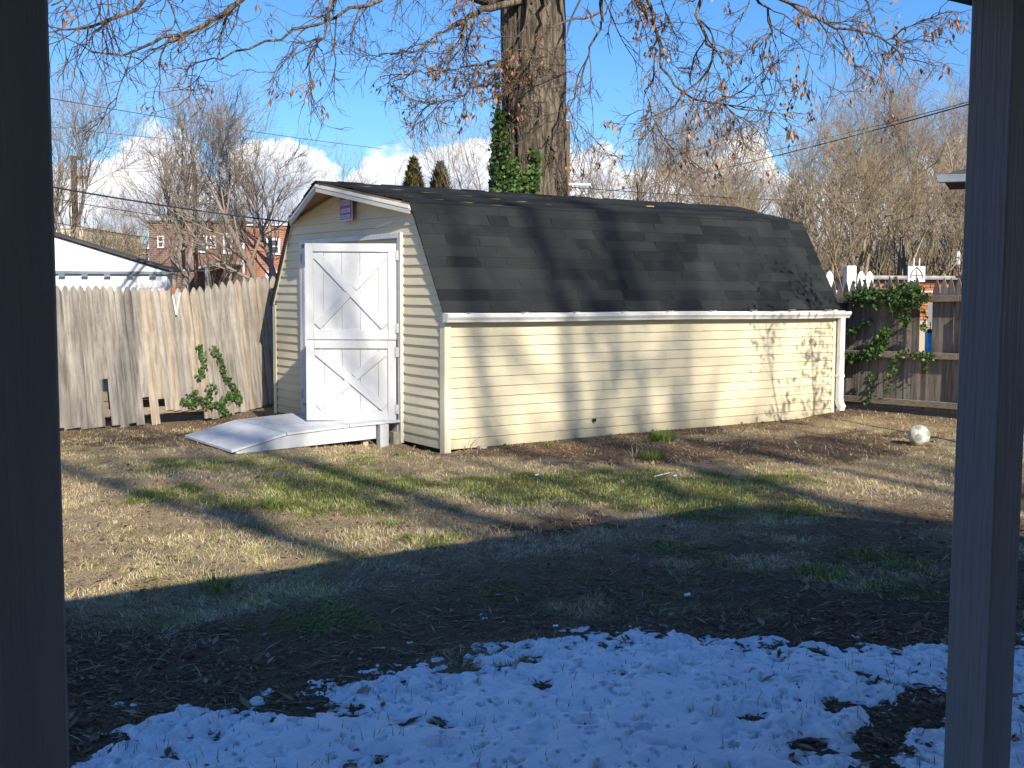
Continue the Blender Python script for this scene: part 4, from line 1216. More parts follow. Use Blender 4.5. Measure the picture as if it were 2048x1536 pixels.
for path, r in limb_paths:
    P = np.array([cpt(*q_) for q_ in path])
    t = np.linspace(0, len(P) - 1, 26)
    # Catmull-Rom through the path
    out = []
    for v in t:
        i = min(int(v), len(P) - 2); f = v - i
        a, b, c, d_ = P[max(i - 1, 0)], P[i], P[i + 1], P[min(i + 2, len(P) - 1)]
        out.append(.5 * ((2 * b) + (-a + c) * f + (2 * a - 5 * b + 4 * c - d_) * f * f + (-a + 3 * b - 3 * c + d_) * f ** 3))
    P = np.array(out) + rng.normal(0, .03, (26, 3))
    Rd = np.interp(np.linspace(0, 1, 26), [0, .45, 1], [r, r * .26, .008])
    tw.append((P[None], Rd[None], r))
V, F = tubes([(p_, r_, 8) for p_, r_, _ in tw])
mesh_np('limb', V, F, M['bark'], oak, smoothf=True)
twl = []; leafpos = []
for n_, (P, Rd, r) in enumerate(tw):
    left = P[0, -1, 0] * 0 + (limb_paths[n_][0][-1][0] < 1000)
    nn1 = int(9 + r * 45)
    s, dd, rd, t = spawn(P, Rd, nn1, (.35, 1.0), .25, 1, (.4, .7), rng, flat=.3)
    big = 1.0 if r > .07 else .65
    P1, R1 = grow(s, dd, rng.uniform(.5, 1.5, len(s)) * big * (.75 if left else 1), np.clip(rd, .009, .024), 8, .2, (0, 0, -.8), .4, rng)
    s, dd, rd, t = spawn(P1, R1, 5, (.3, 1.0), .15, 1, (.5, .8), rng, flat=.2)
    P2, R2 = grow(s, dd, rng.uniform(.25, .85, len(s)) * big, np.clip(rd, .0062, .012), 7, .24, (0, 0, -.35), .5, rng)
    s, dd, rd, t = spawn(P2, R2, 4, (.4, 1.1), .2, 1, (.6, .9), rng)
    P3, R3 = grow(s, dd, rng.uniform(.08, .3, len(s)), np.clip(rd, .0042, .007), 4, .26, (0, 0, -.1), .6, rng)
    twl += [(P1, R1, 4), (P2, R2, 3), (P3, R3, 3)]
    frac = .004 if n_ in (0, 1, 17) else (.02 if n_ in (2, 3) else (.08 if n_ in (6, 7, 9, 12, 13, 14, 15) else .14))
    tips = np.concatenate([P3[:, -1], P3[:, 2], P2[:, -1]])
    # leaves hold on in clumps
    cl = fbm(tips[:, 0] * 2.2 + tips[:, 2], tips[:, 1] * 2.2 + tips[:, 2] * 1.3, 90 + n_, 2)
    sel = tips[(cl > .56) & (rng.random(len(tips)) < frac * 2.2)]
    leafpos.append(sel)
V, F = tubes(twl)
c = mesh_np('twigs', V, F, M['twig'], oak); c['kind'] = 'stuff'
lp = np.concatenate(leafpos); lp = lp[rng.random(len(lp)) < .5]; lp = np.repeat(lp, 7, 0) + rng.normal(0, .05, (len(lp) * 7, 3)) * [1, 1, 1.2]; n = len(lp)
V, F = kites(lp, rng.uniform(0, 6.28, n), rng.uniform(-1.5, -.6, n), rng.uniform(.06, .13, n), rng.uniform(.026, .055, n), .25)
c = mesh_np('dead_leaves', V, F, M['oakleaf'], oak, attrs={'tone': np.repeat(rng.beta(2, 1.6, n), 4)}); c['kind'] = 'stuff'
# crown above the picture, so that the oak stands complete
s = np.array([[0, 0, 8.6]] * 9, float); a = rng.uniform(0, 6.28, 9)
P1, R1 = grow(s, np.stack([np.cos(a) * .6, np.sin(a) * .6, np.ones(9)], 1), rng.uniform(5, 8, 9), np.full(9, .26), 10, .1, (0, 0, .3), .25, rng)
s, dd, rd, t = spawn(P1, R1, 8, (.4, 1), .2, 1, (.4, .7), rng)
P2, R2 = grow(s, dd, rng.uniform(1.5, 3.2, len(s)), rd, 7, .14, (0, 0, .2), .3, rng)
s, dd, rd, t = spawn(P2, R2, 5, (.4, 1), .2, 1, (.4, .7), rng)
P3, R3 = grow(s, dd, rng.uniform(.5, 1.4, len(s)), np.clip(rd, .008, .03), 5, .16, (0, 0, 0), .4, rng)
V, F = tubes([(P1, R1, 7), (P2, R2, 5), (P3, R3, 3)])
c = mesh_np('crown', V, F, M['twig'], oak); c['kind'] = 'stuff'

# ivy on the oak
iv = []
fdir = Vector((-SY, -CY, 0))
for k in range(16):
    a0 = rng.uniform(-1.75, .25)
    hgt = rng.uniform(3.9, 4.7) if a0 < -.6 else rng.uniform(3.4, 4.0)
    p = []
    for zq in np.linspace(2.7, hgt, 8):
        a = a0 + rng.normal(0, .08) - (zq - 2.7) * .12
        r_ = np.interp(zq, [0, 1, 2.6, 3.5, 5], [.85, .66, .60, .56, .53]) + .03
        dv = Matrix.Rotation(a, 3, 'Z') @ fdir
        p.append(tuple(OB + dv * r_ + Vector((0, 0, zq))))
    iv.append(p)
ivy('ivy', iv, 3200, .07, 'dense sunlit ivy climbing the left side of the big oak trunk', tuple(Matrix.Rotation(-.6, 3, 'Z') @ fdir), .085, tuple(OB + fdir * .6 + Vector((0, 0, 2))), .012, .14)
ivy('ivy', [[tuple(OB + (Matrix.Rotation(-1.45 - .06 * q_, 3, 'Z') @ fdir) * .58 + Vector((0, 0, 3.9 + q_ * .35))) for q_ in range(5)]], 170, .05,
    'thin dark ivy strand higher up the left edge of the oak trunk', tuple(Matrix.Rotation(-1.2, 3, 'Z') @ fdir), .08, tuple(OB + fdir * .6 + Vector((0, 0, 3.9))), .012, .08)


# ---- small conifers
def conifer(px, top, depth, w, label, seed):
    rng = np.random.default_rng(seed)
    b = at(px, 577, depth); base = Vector((b.x, b.y, 0)); H = at(px, top, depth).z
    root = empty('conifer', base, label, 'tree', 'conifers behind the shed')
    MB().cyl((0, 0, 0), (0, 0, H * .8), .09, .03, 7).build('trunk', M['treetan'], root)
    n = 9000
    z = H * (1 - rng.random(n) ** .8 * .75); u = (H - z) / H
    lob = .78 + .35 * fbm(np.arctan2(*rng.normal(0, 1, (2, n))) * 1.0, z * 2.2, seed, 3)
    a = rng.uniform(0, 6.28, n)
    lob = .45 + 1.0 * fbm(np.cos(a) * 3 + 4 + z * .4, np.sin(a) * 3 + z * 2.6, seed, 3)
    r = w * np.minimum(1, (u * 2.4) ** .75) * lob * np.sqrt(rng.uniform(.45, 1, n))
    pos = np.stack([r * np.cos(a), r * np.sin(a), z], 1)
    V, F = kites(pos, a + rng.normal(0, .5, n), rng.uniform(.5, 1.4, n), rng.uniform(.12, .26, n), rng.uniform(.04, .08, n), .1)
    c = mesh_np('crown', V, F, M['conifer'], root, attrs={'tone': np.repeat(np.clip(rng.beta(2, 2, n), 0, 1), 4)}); c['kind'] = 'stuff'


conifer(826, 322, 38, .62, 'small bronze green conifer above the shed roof, the left of the pair', 1)
conifer(879, 330, 38, .66, 'small bronze green conifer above the shed roof, the right of the pair', 2)


# ------------------------------------------------------------------ background buildings and poles
def facing(px, depth, turn=0.0):
    """frame at ground level, x to the viewer's right, y away, z up"""
    b = at(px, 577, depth)
    return Matrix.Translation((b.x, b.y, 0)) @ Matrix.Rotation(-YAW + turn, 4, 'Z')


def fr_root(name, Mx, label, cat, group=None):
    o = empty(name, Mx.to_translation(), label, cat, group); o.rotation_euler = Mx.to_euler(); return o


def scale_at(depth): return depth / FPX
def hz_(py, depth): return CAMH + (577 - py) * scale_at(depth)


def window(root, x0, x1, z0, z1, y=-.03, grid=(2, 2), frame=.09, fm='vinyl'):
    f = MB()
    f.box(x0 - frame, x1 + frame, y - .03, y + .05, z1, z1 + frame).box(x0 - frame, x1 + frame, y - .04, y + .05, z0 - frame, z0)
    f.box(x0 - frame, x0, y - .03, y + .05, z0, z1).box(x1, x1 + frame, y - .03, y + .05, z0, z1)
    for i in range(1, grid[0]):
        xx = x0 + (x1 - x0) * i / grid[0]; f.box(xx - .018, xx + .018, y - .01, y + .02, z0, z1)
    for i in range(1, grid[1]):
        z_ = z0 + (z1 - z0) * i / grid[1]; f.box(x0, x1, y - .012, y + .022, z_ - .02, z_ + .02)
    w = f.build('window', M[fm], root)
    MB().box(x0, x1, y + .025, y + .035, z0, z1).build('pane', M['glass'], w)
    return w


# white garage behind the stockade fence
gd = 19.0
Mx = facing(335, gd, R(4)); sc = scale_at(gd)
gr = fr_root('garage', Mx, 'white garage gable with dark roof edge behind the stockade fence', 'garage')
zb_, zt = hz_(547, gd), hz_(470, gd)
wl_ = 240 * sc
run = wl_ * 1.15
slope = (hz_(477, gd) - hz_(548, gd)) / (230 * sc)
MB().box(-2 * run, -.02, 0, .4, 0, zb_ - .02).build('wall', M['garage'], gr)
MB().prism([(-2 * run, zb_), (0, zb_), (-run, zb_ + slope * run)], -.04, .38, 'xz').build('gable', M['garage'], gr)
MB().box(-2 * run, .02, -.06, -.02, zb_ - .045, zb_ - .002).build('drip_edge', M['greyshade'], gr)
MB().prism([(.12, zb_ - .01), (.12, zb_ + .03), (-run, zb_ + slope * run + .06), (-run, zb_ + slope * run + .02)], -.10, .45, 'xz').build('roof', M['darkroof'], gr)
MB().prism([(-2 * run - .12, zb_ - .01), (-run, zb_ + slope * run + .02), (-run, zb_ + slope * run + .10), (-2 * run - .12, zb_ + .05)], -.10, .45, 'xz').build('roof', M['darkroof'], gr)
for k in range(1, 9):
    MB().box(-k * .365 + .08, -k * .365 + .18, -.09, -.06, zb_ - .085, zb_ - .05).build('light_clip', M['greyshade'], gr)
    MB().box(-k * .365 + .02, -k * .365 + .03, -.015, -.002, .2, zb_ - .12).build('panel_joint', M['metal'], gr)

# brick row house
bd = 44.0; sc = scale_at(bd); Mx = facing(298, bd, R(-2))
bh = fr_root('brick_row_house', Mx, 'brown brick two storey row house with white windows beyond the trees', 'building')
Z = lambda py: hz_(py, bd)
Xp = lambda px: (px - 298) * sc
MB().box(0, Xp(488), 0, 9, 0, Z(450)).build('wall', M['brick'], bh)
MB().box(Xp(488) + .01, Xp(640), .3, 9, 0, Z(455)).build('side_wall', M['brickred'], bh)
MB().box(-.08, Xp(488) + .05, -.08, 9.1, Z(450), Z(446)).build('parapet', M['darkroof'], bh)
MB().box(Xp(488) + .06, Xp(640), .22, 9.1, Z(455), Z(452)).build('cornice', M['gutter'], bh)
MB().box(Xp(486), Xp(489.5), -.09, -.005, 0, Z(472)).build('downspout', M['vinyl'], bh)
window(bh, Xp(318), Xp(326), Z(498), Z(479), grid=(1, 2), frame=.05, fm='gutter')
window(bh, Xp(394), Xp(413), Z(506), Z(478), grid=(1, 2), frame=.07)
window(bh, Xp(424), Xp(430), Z(498), Z(478), grid=(1, 2), frame=.05)
window(bh, Xp(451), Xp(462), Z(508), Z(474), grid=(1, 2), frame=.07)
window(bh, Xp(534), Xp(553), Z(508), Z(484), y=.27, grid=(1, 2), frame=.08)
window(bh, Xp(532), Xp(552), Z(575), Z(549), y=.27, grid=(3, 3), frame=.09)
pr = MB().prism([(Xp(395), Z(548)), (Xp(395), Z(545)), (Xp(485), Z(528)), (Xp(485), Z(533))], -2.0, -.01, 'xz').build('porch_roof', M['gutter'], bh)
for p_ in (400, 440, 482): MB().box(Xp(p_), Xp(p_) + .14, -1.95, -1.8, 0, Z(545) if p_ < 420 else Z(536)).build('porch_column', M['vinyl'], bh, bevel=.01)
MB().box(Xp(397), Xp(484), -1.9, -1.85, 0, .9).build('porch_railing', M['vinyl'], bh)

bd2 = 60.0; sc2 = scale_at(bd2)
lb = fr_root('low_brick_building', facing(186, bd2), 'low red brick building far behind the white garage', 'building')
MB().box(0, 125 * sc2, 0, 8, 0, hz_(503, bd2)).build('wall', M['brickred'], lb)
MB().box(-.1, 126 * sc2, -.1, 8.1, hz_(503, bd2), hz_(499, bd2)).build('parapet', M['vinyl'], lb)
for a, b in ((240, 262), (272, 296)): window(lb, (a - 186) * sc2, (b - 186) * sc2, hz_(524, bd2), hz_(512, bd2), grid=(2, 1), frame=.06)
bd3 = 66.0; sc3 = scale_at(bd3)
cb = fr_root('cream_building', facing(60, bd3), 'cream walled building at the far left behind the utility pole', 'building')
MB().box(0, 108 * sc3, 0, 10, 0, hz_(463, bd3)).build('wall', M['cream'], cb)
MB().box(-.1, 108 * sc3 + .1, -.1, 10, hz_(463, bd3), hz_(459, bd3)).build('parapet', M['vinyl'], cb)
window(cb, 50 * sc3, 66 * sc3, hz_(492, bd3), hz_(474, bd3), grid=(2, 1), frame=.08)

# low brick building beyond the grey fence, real bricks in its top courses
rd_ = 22.0; sc4 = scale_at(rd_)
kb = fr_root('brick_outbuilding', facing(1722, rd_, R(-4)), 'low orange brick outbuilding with flat metal edged roof beyond the grey fence', 'building')
zt_ = hz_(556, rd_)
MB().box(0, 4.2, .03, 4, 0, zt_).build('wall', M['mortar'], kb)
bw, bh_, mj = .203, .057, .011
o = MB().box(0, bw, 0, .06, 0, bh_).build('brick', M['brickpiece'], kb, bevel=.002); bme = o.data; bpy.data.objects.remove(o)
for r in range(11):
    z = zt_ - .012 - (r + 1) * (bh_ + mj)
    for k in range(19):
        x = .0 + k * (bw + mj) + (0 if r % 2 else .107)
        inst(bme, 'brick', kb, (x, .0 + random.uniform(-.002, .002), z), (0, 0, 0))
MB().box(-.06, 4.3, -.12, 4.1, zt_ + .0, zt_ + .035).build('roof_edge', M['greyshade'], kb, bevel=.004)
MB().box(-.02, 4.3, -.06, 4.05, zt_ + .036, zt_ + .075).build('roof', M['concrete'], kb)
MB().box(.9, 3.0, -.03, .0, zt_ - .24, zt_ - .215).build('conduit', M['vinyl'], kb)
cr = kb
# arched lattice ornament standing on the roof edge
an = fr_root('arched_panel', Matrix.Translation(at(1830, 577, 20.6).xy.to_3d()) @ Matrix.Rotation(-YAW, 4, 'Z'), 'small square white panel with a dark gothic arch above the grey fence', 'ornament')
za, zb2 = hz_(558, 20.6), hz_(529, 20.6); hw = 15 * scale_at(20.6)
MB().box(-hw, hw, 0, .03, za, zb2).build('board', M['vinyl'], an, bevel=.003)
MB().box(-hw - .02, hw + .02, -.006, .034, za - .02, za - .001).box(-hw - .02, -hw - .001, -.006, .034, za, zb2).box(hw + .001, hw + .02, -.006, .034, za, zb2).build('frame', M['metal'], an)
arch = MB()
pts = []
for s in (-1, 1):
    prev = None
    for i in range(9):
        a = i / 8 * R(66)
        x = s * (-.12 + .24 * math.cos(a)) * .92; z = za + .05 + .21 * math.sin(a)
        if prev: arch.box(-.0, .0, 0, 0, 0, 0) if False else arch.cyl((prev[0], -.006, prev[1]), (x, -.006, z), .008, n=6)
        prev = (x, z)
arch.cyl((0, -.006, za + .03), (0, -.006, za + .2), .006, n=6).cyl((-.1, -.006, za + .1), (.1, -.006, za + .1), .006, n=6)
arch.build('arch', M['black'], an)
for s in (-.05, .05): MB().cyl((s, .015, zb2), (s, .015, zb2 + .14), .012, n=6).build('prong', M['gutter'], an)
MB().cyl((0, .02, 0), (0, .02, za), .03, n=8).build('pole', M['metal'], an)

# white vinyl fence with broad pickets behind the shed end
vd = 18.5
vf = fr_root('vinyl_fence', facing(1690, vd, R(10)), 'white vinyl fence with tall square post behind the end of the shed', 'fence')
sv = scale_at(vd)
MB().box(-.03, .13, -.09, .07, 0, hz_(529, vd)).build('post', M['vinyl'], vf, bevel=.008)
po = picket_mesh('picket', .13, hz_(539, vd), .12, .02, M['vinyl'], True, 3)
for k in (-6, -5, -4, -3, -2, 1.75, 2.75):
    inst(po, 'picket', vf, (k * .145, 0, 0))
for z_ in (.5, 1.5): MB().box(-.95, .5, .002, .05, z_, z_ + .09).build('rail', M['vinyl'], vf)

# neighbouring house whose eave shows beside the right-hand post
nd = 21.0
nb = fr_root('neighbour_house', facing(1932, nd, R(-24)), 'neighbouring house whose gutter, grey with painted shade, shows beside the right-hand porch post', 'house')
sn_ = scale_at(nd); ze = hz_(352, nd)
MB().box(.4, 3.0, .15, 2.5, 0, ze).build('wall', M['cream'], nb)
MB().prism([(.1 - .62, ze + .0), (3.1, ze + .0), (3.1, ze + .78), (.1 - .42, ze + .1)], 0.02, 2.8, 'xz').build('roof', M['darkroof'], nb)
MB().prism([(-.60, ze + .0), (-.56, ze - .10), (3.1, ze - .10), (3.1, ze + .04), (-.60, ze + .04)], -.12, .015, 'xz').build('gutter', M['greyshade'], nb, bevel=.008)  # the grey stands for shade lying on a pale gutter
MB().cyl((-.05, -.04, ze - .10), (-.03, .0, ze - .40), .05, .05, 10).cyl((-.03, .0, ze - .38), (.1, .10, ze - .6), .05, .05, 10).build('downspout', M['greyshade'], nb)
sl = fr_root('lamp_post', facing(1907, 27, 0), 'small pale lamp on a brown post over the low brick roof', 'lamp')
z1_ = hz_(526, 27)
MB().cyl((0, 0, 0), (0, 0, z1_), .10, .09, 8).build('post', M['pole'], sl)
MB().cyl((.05, -.0, z1_ + .0), (.05, 0, z1_ + .32), .07, .05, 8).build('lamp_head', M['vinyl'], sl)


# utility poles and wires
def pole(px, top, depth, w, label, arms=(), wt=None):
    b = at(px, 577, depth); H = at(px, top, depth).z
    r = fr_root('utility_pole', Matrix.Translation((b.x, b.y, 0)) @ Matrix.Rotation(-YAW, 4, 'Z'), label, 'utility pole', 'utility poles')
    MB().cyl((0, 0, 0), (0, 0, H), w * .62, w * .5, 12).build('shaft', M['pole'], r)
    for z_, l in arms: MB().box(-.05, l, -w * .6 - .06, -w * .6, H - z_ - .06, H - z_ + .06).build('crossarm', M['pole'], r)
    return r, H


pole(152, 320, 40, .20, 'wooden utility pole with short crossarms at the far left', ((.1, .35), (.75, .5)))
pole(391, 330, 40, .13, 'plain thin utility pole rising above the brick row house')
pp, Hh = pole(1124, 243, 24, .24, 'reddish brown utility pole close against the right side of the oak')
MB().cyl((-.0, -.01, Hh), (0, -.01, Hh + .02), .13, .13, 12).build('cap', M['metal'], pp)
MB().box(.1, .55, -.1, .02, hz_(374, 24), hz_(370, 24)).build('bracket', M['vinyl'], pp)


def wire(a, b, sag, r, label, mid=None):
    A, B = at(*a), at(*b); pts = [A.lerp(B, i / 30) - Vector((0, 0, 4 * sag * (i / 30) * (1 - i / 30))) for i in range(31)]
    P = np.array([[tuple(p - A) for p in pts]]); V, F = tubes([(P, np.full((1, 31), r), 5)])
    o = mesh_np('power_line', V, F, M['wire']); o.location = A
    return tag(o, label, 'wire')


wire((-60, 355, 26), (640, 455, 34), .1, .022, 'heavy black cable sloping down over the garage to the shed roof')
wire((-60, 375, 30), (660, 470, 36), .2, .012, 'thin cable just under the heavy one over the white garage')
wire((60, 200, 34), (760, 300, 60), .1, .012, 'uppermost thin wire across the left-hand sky')
wire((90, 262, 40), (500, 292, 60), .1, .012, 'second wire in the left-hand sky with a small white box on it')
wire((1100, 395, 60), (2100, 150, 20), .35, .014, 'double cable rising to the right, the lower one')
wire((1250, 350, 60), (2100, 148, 21), .25, .009, 'double cable rising to the right, the upper one')
wire((-60, 425, 30), (700, 520, 40), .2, .010, 'faint low wire in front of the brick row house')
wire((1120, 372, 24), (2100, 395, 30), .15, .008, 'thin wire running right from the reddish pole')
jb = MB().box(-.09, .09, -.05, .05, -.05, .05).build('junction_box', M['vinyl'], bevel=.01)
jb.location = at(138, 268, 41); tag(jb, 'tiny white box hanging on the left-hand wire', 'wire box')


# ------------------------------------------------------------------ football
phi = (1 + 5 ** .5) / 2
import bmesh
bm = bmesh.new(); bmesh.ops.create_icosphere(bm, subdivisions=1, radius=1)
ico_v = [v.co.normalized() for v in bm.verts]
# icosahedron corners = the 12 five-valent vertices
five = [v.co.normalized().copy() for v in bm.verts if len(v.link_edges) == 5]
bm.free()
if len(five) != 12: five = ico_v[:12]
ballroot = empty('football', (0, 0, 0), 'scuffed white and grey football lying on the bare soil', 'ball')
gpt = onground(1838, 884, .0); BR = .11
ballroot.location = (gpt.x, gpt.y, float(gz(gpt.x, gpt.y)) + BR * .96)
ballroot.rotation_euler = (R(35), R(20), R(50))
M['ballw'] = mat('ball_white', (.62, .60, .46), (.72, .70, .58), rough=.6, scale=14, dirt_shade=(.2, .14, .08), dirt_shade_scale=9, dirt_shade_amt=.7, bump=.001)
M['ballg'] = mat('ball_grey', (.34, .34, .30), (.24, .24, .21), rough=.6, scale=14)
bm = bmesh.new(); bmesh.ops.create_icosphere(bm, subdivisions=5, radius=1)
hexc = []
for i in range(12):
    for j in range(i):
        for k in range(j):
            if (five[i] - five[j]).length < 1.1 and (five[j] - five[k]).length < 1.1 and (five[i] - five[k]).length < 1.1:
                hexc.append((five[i] + five[j] + five[k]).normalized())
cells = [(c, 1.0) for c in five] + [(c, 0) for c in hexc]
groups = {}
K5, K6 = .937, .912
for f in bm.faces:
    c = f.calc_center_median().normalized()
    best = max(range(len(cells)), key=lambda i: (c.dot(cells[i][0]) - (0.0205 if i < 12 else 0)))
    groups.setdefault(best, []).append(f)
for g, fs in groups.items():
    ctr = cells[g][0]; vs = {}; V = []; Fq = []
    for f in fs:
        ids = []
        for v in f.verts:
            if v.index not in vs:
                vs[v.index] = len(V); p = v.co.normalized()
                V.append(tuple((ctr + (p - ctr) * .985).normalized() * BR))
            ids.append(vs[v.index])
        Fq.append(ids)
    mb = MB(); mb.add(V, Fq); mb.build('panel', M['ballg'] if g < 12 else M['ballw'], ballroot, smoothf=True)
bm.free()
MB().cyl((0, 0, 0), (0, 0, .001), .001, n=3)
core_ = bmesh.new(); bmesh.ops.create_icosphere(core_, subdivisions=3, radius=BR * .985)
me = bpy.data.meshes.new('bladder'); core_.to_mesh(me); core_.free(); me.materials.append(M['dark']); inst(me, 'bladder', ballroot)

# small litter on the lawn
for (px, py, lab) in ((1378, 1198, 'small white scrap lying in the shaded lawn'), (1075, 952, 'pale stick scrap lying in the green grass near the shed'), (1352, 952, 'white scrap beside the pale stick'), (640, 1390 - 55, 'orange dead leaf at the edge of the snow')):
    g = onground(px, py)
    mm = M['rust'] if 'orange' in lab else M['vinyl']
    o = MB().add([(-.03, -.01, 0), (.02, -.018, .004), (.035, .008, .012), (-.015, .016, .006), (-.03, -.01, .006), (.02, -.018, .010), (.035, .008, .018), (-.015, .016, .012)],
                 [(0, 3, 2, 1), (4, 5, 6, 7), (0, 1, 5, 4), (1, 2, 6, 5), (2, 3, 7, 6), (3, 0, 4, 7)]).build('scrap', mm if 'orange' not in lab else M['brown_leaf'])
    o.location = (g.x, g.y, float(gz(g.x, g.y)) + .015); o.scale = (.7, .7, .7); tag(o, lab, 'litter')
st = MB().cyl((0, 0, 0), (.22, .05, .006), .005, .003, 6).build('stick', M['vinyl']); g = onground(1310, 953); st.location = (g.x, g.y, float(gz(g.x, g.y)) + .012)
tag(st, 'thin pale stick lying across the sunny grass', 'stick')
# piece of wood left on the roof
wc = MB().box(0, .10, -.015, .015, 0, .012).box(.08, .13, .0, .03, 0, .014).build('wood_scrap', M['rawwood']); p_ = at(1352, 421, 12.9)
f_ = .55
wc.location = (X0 + 3.85, Y0 + BI + (SW / 2 - BI) * f_, HB + (HP - HB) * f_ + .014); tag(wc, 'small tan wood scrap lying on the upper roof of the shed', 'wood scrap')
# tin and cord stuck in the fork of the stockade fence
fk = empty('torn_strap', onfence_l(345, 600), 'pale and red torn strap caught on the stockade fence top', 'strap')
a, b, c = [Vector(onfence_l(*q_)) - Vector(onfence_l(345, 600)) for q_ in ((341, 588), (350, 636), (357, 592))]
off = Vector((0, -.02, 0))
MB().cyl(a + off, b + off, .012, .012, 5).cyl(b + off, c + off, .010, .010, 5).build('strap', M['vinyl'], fk)
MB().cyl(a + off * 2 + Vector((0, 0, .05)), a + off * 2 - Vector((0, 0, .04)), .018, .012, 6).build('red_end', M['rust'], fk)

# a small evergreen tree at the right of the porch; its leaves dapple the far end of the shed wall
hb = empty('holly_tree', (10.15, 5.2, 0), 'slender leafy evergreen tree standing right of the porch', 'tree')
rng = np.random.default_rng(31)
P0, R0 = grow(np.zeros((3, 3)), np.array([[.12, .05, 1.], [-.1, .1, 1], [.02, -.12, 1]]), np.array([4.0, 3.7, 4.2]), np.full(3, .022), 10, .05, (0, 0, .2), .2, rng)
s_a, dd, rd, t_ = spawn(P0, R0, 20, (.4, 1.1), .55, 1, (.4, .6), rng)
P1, R1 = grow(s_a, dd, rng.uniform(.3, .7, len(s_a)), np.clip(rd, .004, .008), 6, .14, (0, 0, .3), .4, rng)
V, F = tubes([(P0, R0, 6)]); mesh_np('trunk', V, F, M['twig'], hb)
V, F = tubes([(P1, R1, 4)]); c = mesh_np('branches', V, F, M['twig'], hb); c['kind'] = 'stuff'
tp = P1[:, 2:].reshape(-1, 3); tp = np.repeat(tp, 2, 0) + rng.normal(0, .07, (len(tp) * 2, 3)); n = len(tp)
V, F = kites(tp, rng.uniform(0, 6.28, n), rng.uniform(-.9, .9, n), rng.uniform(.06, .11, n), rng.uniform(.03, .05, n), .2)
c = mesh_np('leaves', V, F, M['ivy'], hb, attrs={'tone': np.repeat(rng.beta(2, 2, n), 4)}); c['kind'] = 'stuff'

# ------------------------------------------------------------------ the photographer's house and porch
hs = empty('house', (2.0, -1.0, 0), 'house with open porch whose painted posts frame the view', 'house')
PY, PW = 1.66, .12
HX, HY = 2.0, -1.0
XR = 2.627
XL, XE = .380, 5.19


def pbox(x0, x1, y0, y1, z0, z1): return MB().box(x0 - HX, x1 - HX, y0 - HY, y1 - HY, z0, z1)


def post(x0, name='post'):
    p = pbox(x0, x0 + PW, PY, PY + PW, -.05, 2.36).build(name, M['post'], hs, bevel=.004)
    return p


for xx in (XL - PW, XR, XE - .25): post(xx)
for xx in (-2.6,): post(xx)
pbox(-3.6, XE, PY - .0, PY + .12, 2.362, 2.5).build('beam', M['postin'], hs)
EA, EZ, SLP = 1.885, 2.42, .38
# roof: one slope from the eave back over the house
ridge_y = -5.0
zr_ = EZ + SLP * (EA - ridge_y)
MB().add([(-4 - HX, EA - HY, EZ - .0), (XE - HX, EA - HY, EZ), (XE - HX, ridge_y - HY, zr_), (-4 - HX, ridge_y - HY, zr_),
          (-4 - HX, EA - HY, EZ - .065), (XE - HX, EA - HY, EZ - .065), (XE - HX, ridge_y - HY, zr_ - .12), (-4 - HX, ridge_y - HY, zr_ - .12)],
         [(0, 1, 2, 3), (7, 6, 5, 4), (0, 4, 5, 1), (1, 5, 6, 2), (2, 6, 7, 3), (3, 7, 4, 0)]).build('roof', M['darkroof'], hs)
MB().add([(-4 - HX, ridge_y - HY, zr_), (XE - HX, ridge_y - HY, zr_), (XE - HX, -10 - HY, 2.6), (-4 - HX, -10 - HY, 2.6), (-4 - HX, ridge_y - HY, zr_ - .12), (XE - HX, ridge_y - HY, zr_ - .12), (XE - HX, -10 - HY, 2.48), (-4 - HX, -10 - HY, 2.48)],
         [(0, 1, 2, 3), (7, 6, 5, 4), (0, 4, 5, 1), (1, 5, 6, 2), (2, 6, 7, 3), (3, 7, 4, 0)]).build('roof', M['darkroof'], hs)
hw_ = pbox(-3.9, XE - .1, -9.8, -1.3, 0, 2.9).build('wall', M['garage'], hs)
pbox(-3.9, XE - .1, -1.29, PY - .002, 2.42, 2.45).build('ceiling', M['garage'], hs)
pbox(-3.9, XE - .1, -1.28, 1.5, -.05, -.0).build('porch_floor', M['concrete'], hs)
window(hs, -1.5, -.4, 1.0, 2.0, y=0, grid=(1, 2))
for o in hs.children:
    if o.name.startswith('window'): o.location = (0, -.34 , 0); o.rotation_euler = (0, 0, math.pi); 

# tall bare trees behind the house: they stripe the lawn and the shed with shadow
tsun = -LDIR


def shadow_leader(px, py, dist, r, z_lo, z_hi, lean=(0, 0)):
    g = onground(px, py)
    zc = dist * math.tan(SUN_EL)
    base = Vector((g.x - LH[0] * dist, g.y - LH[1] * dist, zc))
    return base, r, z_lo, z_hi, lean


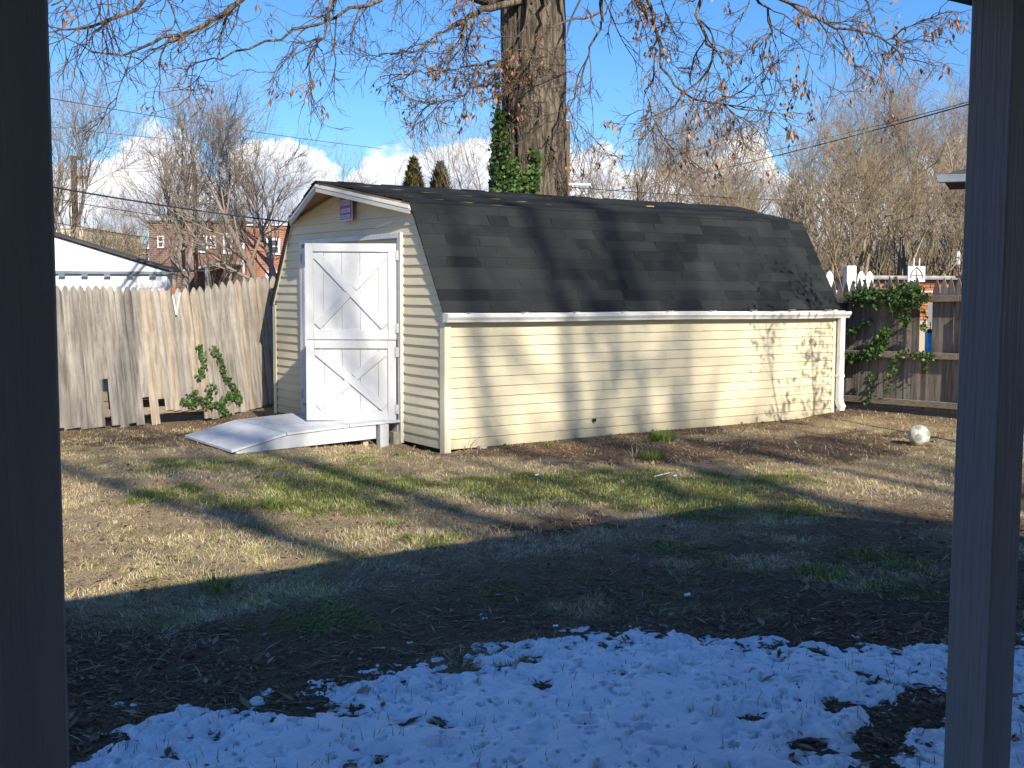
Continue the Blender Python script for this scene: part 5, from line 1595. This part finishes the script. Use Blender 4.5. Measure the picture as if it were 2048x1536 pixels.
leaders = [  # ground point the shadow crosses, distance back, radius, sideways lean (x per z)
    (640, 1095, 24.5, .11, -.62), (600, 960, 27.6, .06, -.5), (950, 1040, 24.0, .11, -.42), (1240, 1005, 29, .10, -.30),
    (1340, 985, 27.4, .09, -.16), (1480, 960, 26.2, .12, -.10), (1700, 925, 31.0, .09, -.20), (1905, 985, 27.0, .10, -.12), (1190, 880, 33, .10, .16), (1560, 850, 34, .07, .2)]
rng = np.random.default_rng(5)
grp = [(0, 1, 2), (3, 4, 5, 8), (6, 7, 9)]
names = ['tall bare tree behind the house, casting the stripes on the left lawn', 'tall bare tree behind the house, shading the shed wall', 'tall bare tree behind the house, shading the right lawn']
for gi, ids in enumerate(grp):
    info = []
    for i in ids:
        px, py, dist, r, ln_ = leaders[i]
        g = onground(px, py); info.append((g.x - LH[0] * dist, g.y - LH[1] * dist, dist * math.tan(SUN_EL), r, ln_))
    cx = sum(a[0] for a in info) / len(info); cy = sum(a[1] for a in info) / len(info)
    root = empty('tall_bare_tree', (cx, cy, 0), names[gi], 'tree', 'tall bare trees behind the house')
    MBt = []
    P0 = []; R0 = []
    for (x, y, zc, r, ln_) in info:
        zs = np.array([0, 1.5, 3.5, 6.5, 9.5, 12.5, 15.5, 18.5, 21, 23])
        side = np.array([LH[1], -LH[0]])
        pts = []
        for z in zs:
            w = smooth((z - 1.5) / 8.0)
            px_, py_ = x - cx, y - cy
            off = ln_ * min(max(z - zc, -3.0), 4.5)
            pts.append((px_ * w + side[0] * off * w + rng.normal(0, .13), py_ * w + side[1] * off * w + rng.normal(0, .09), z))
        P0.append(pts); R0.append(np.interp(zs, [0, 3, 9, 15, 19, 23], [.2, .16, r * 1.15, r, r * .6, .02]))
    P0, R0 = np.array(P0), np.array(R0)
    V, F = tubes([(P0, R0, 9)])
    mesh_np('trunk', V, F, M['treegrey'], root, smoothf=True)
    s, dd, rd, t = spawn(P0, R0, 19, (.35, .9), .42, .95, (.35, .7), rng)
    P1, R1 = grow(s, dd, rng.uniform(1.5, 4, len(s)), rd, 8, .12, (0, 0, .5), .3, rng)
    s, dd, rd, t = spawn(P1, R1, 8, (.4, .9), .2, 1, (.4, .7), rng)
    P2, R2 = grow(s, dd, rng.uniform(.5, 1.5, len(s)), np.clip(rd, .008, .05), 6, .15, (0, 0, .3), .4, rng)
    V, F = tubes([(P1, R1, 5), (P2, R2, 3)])
    c = mesh_np('crown', V, F, M['treegrey'], root); c['kind'] = 'stuff'
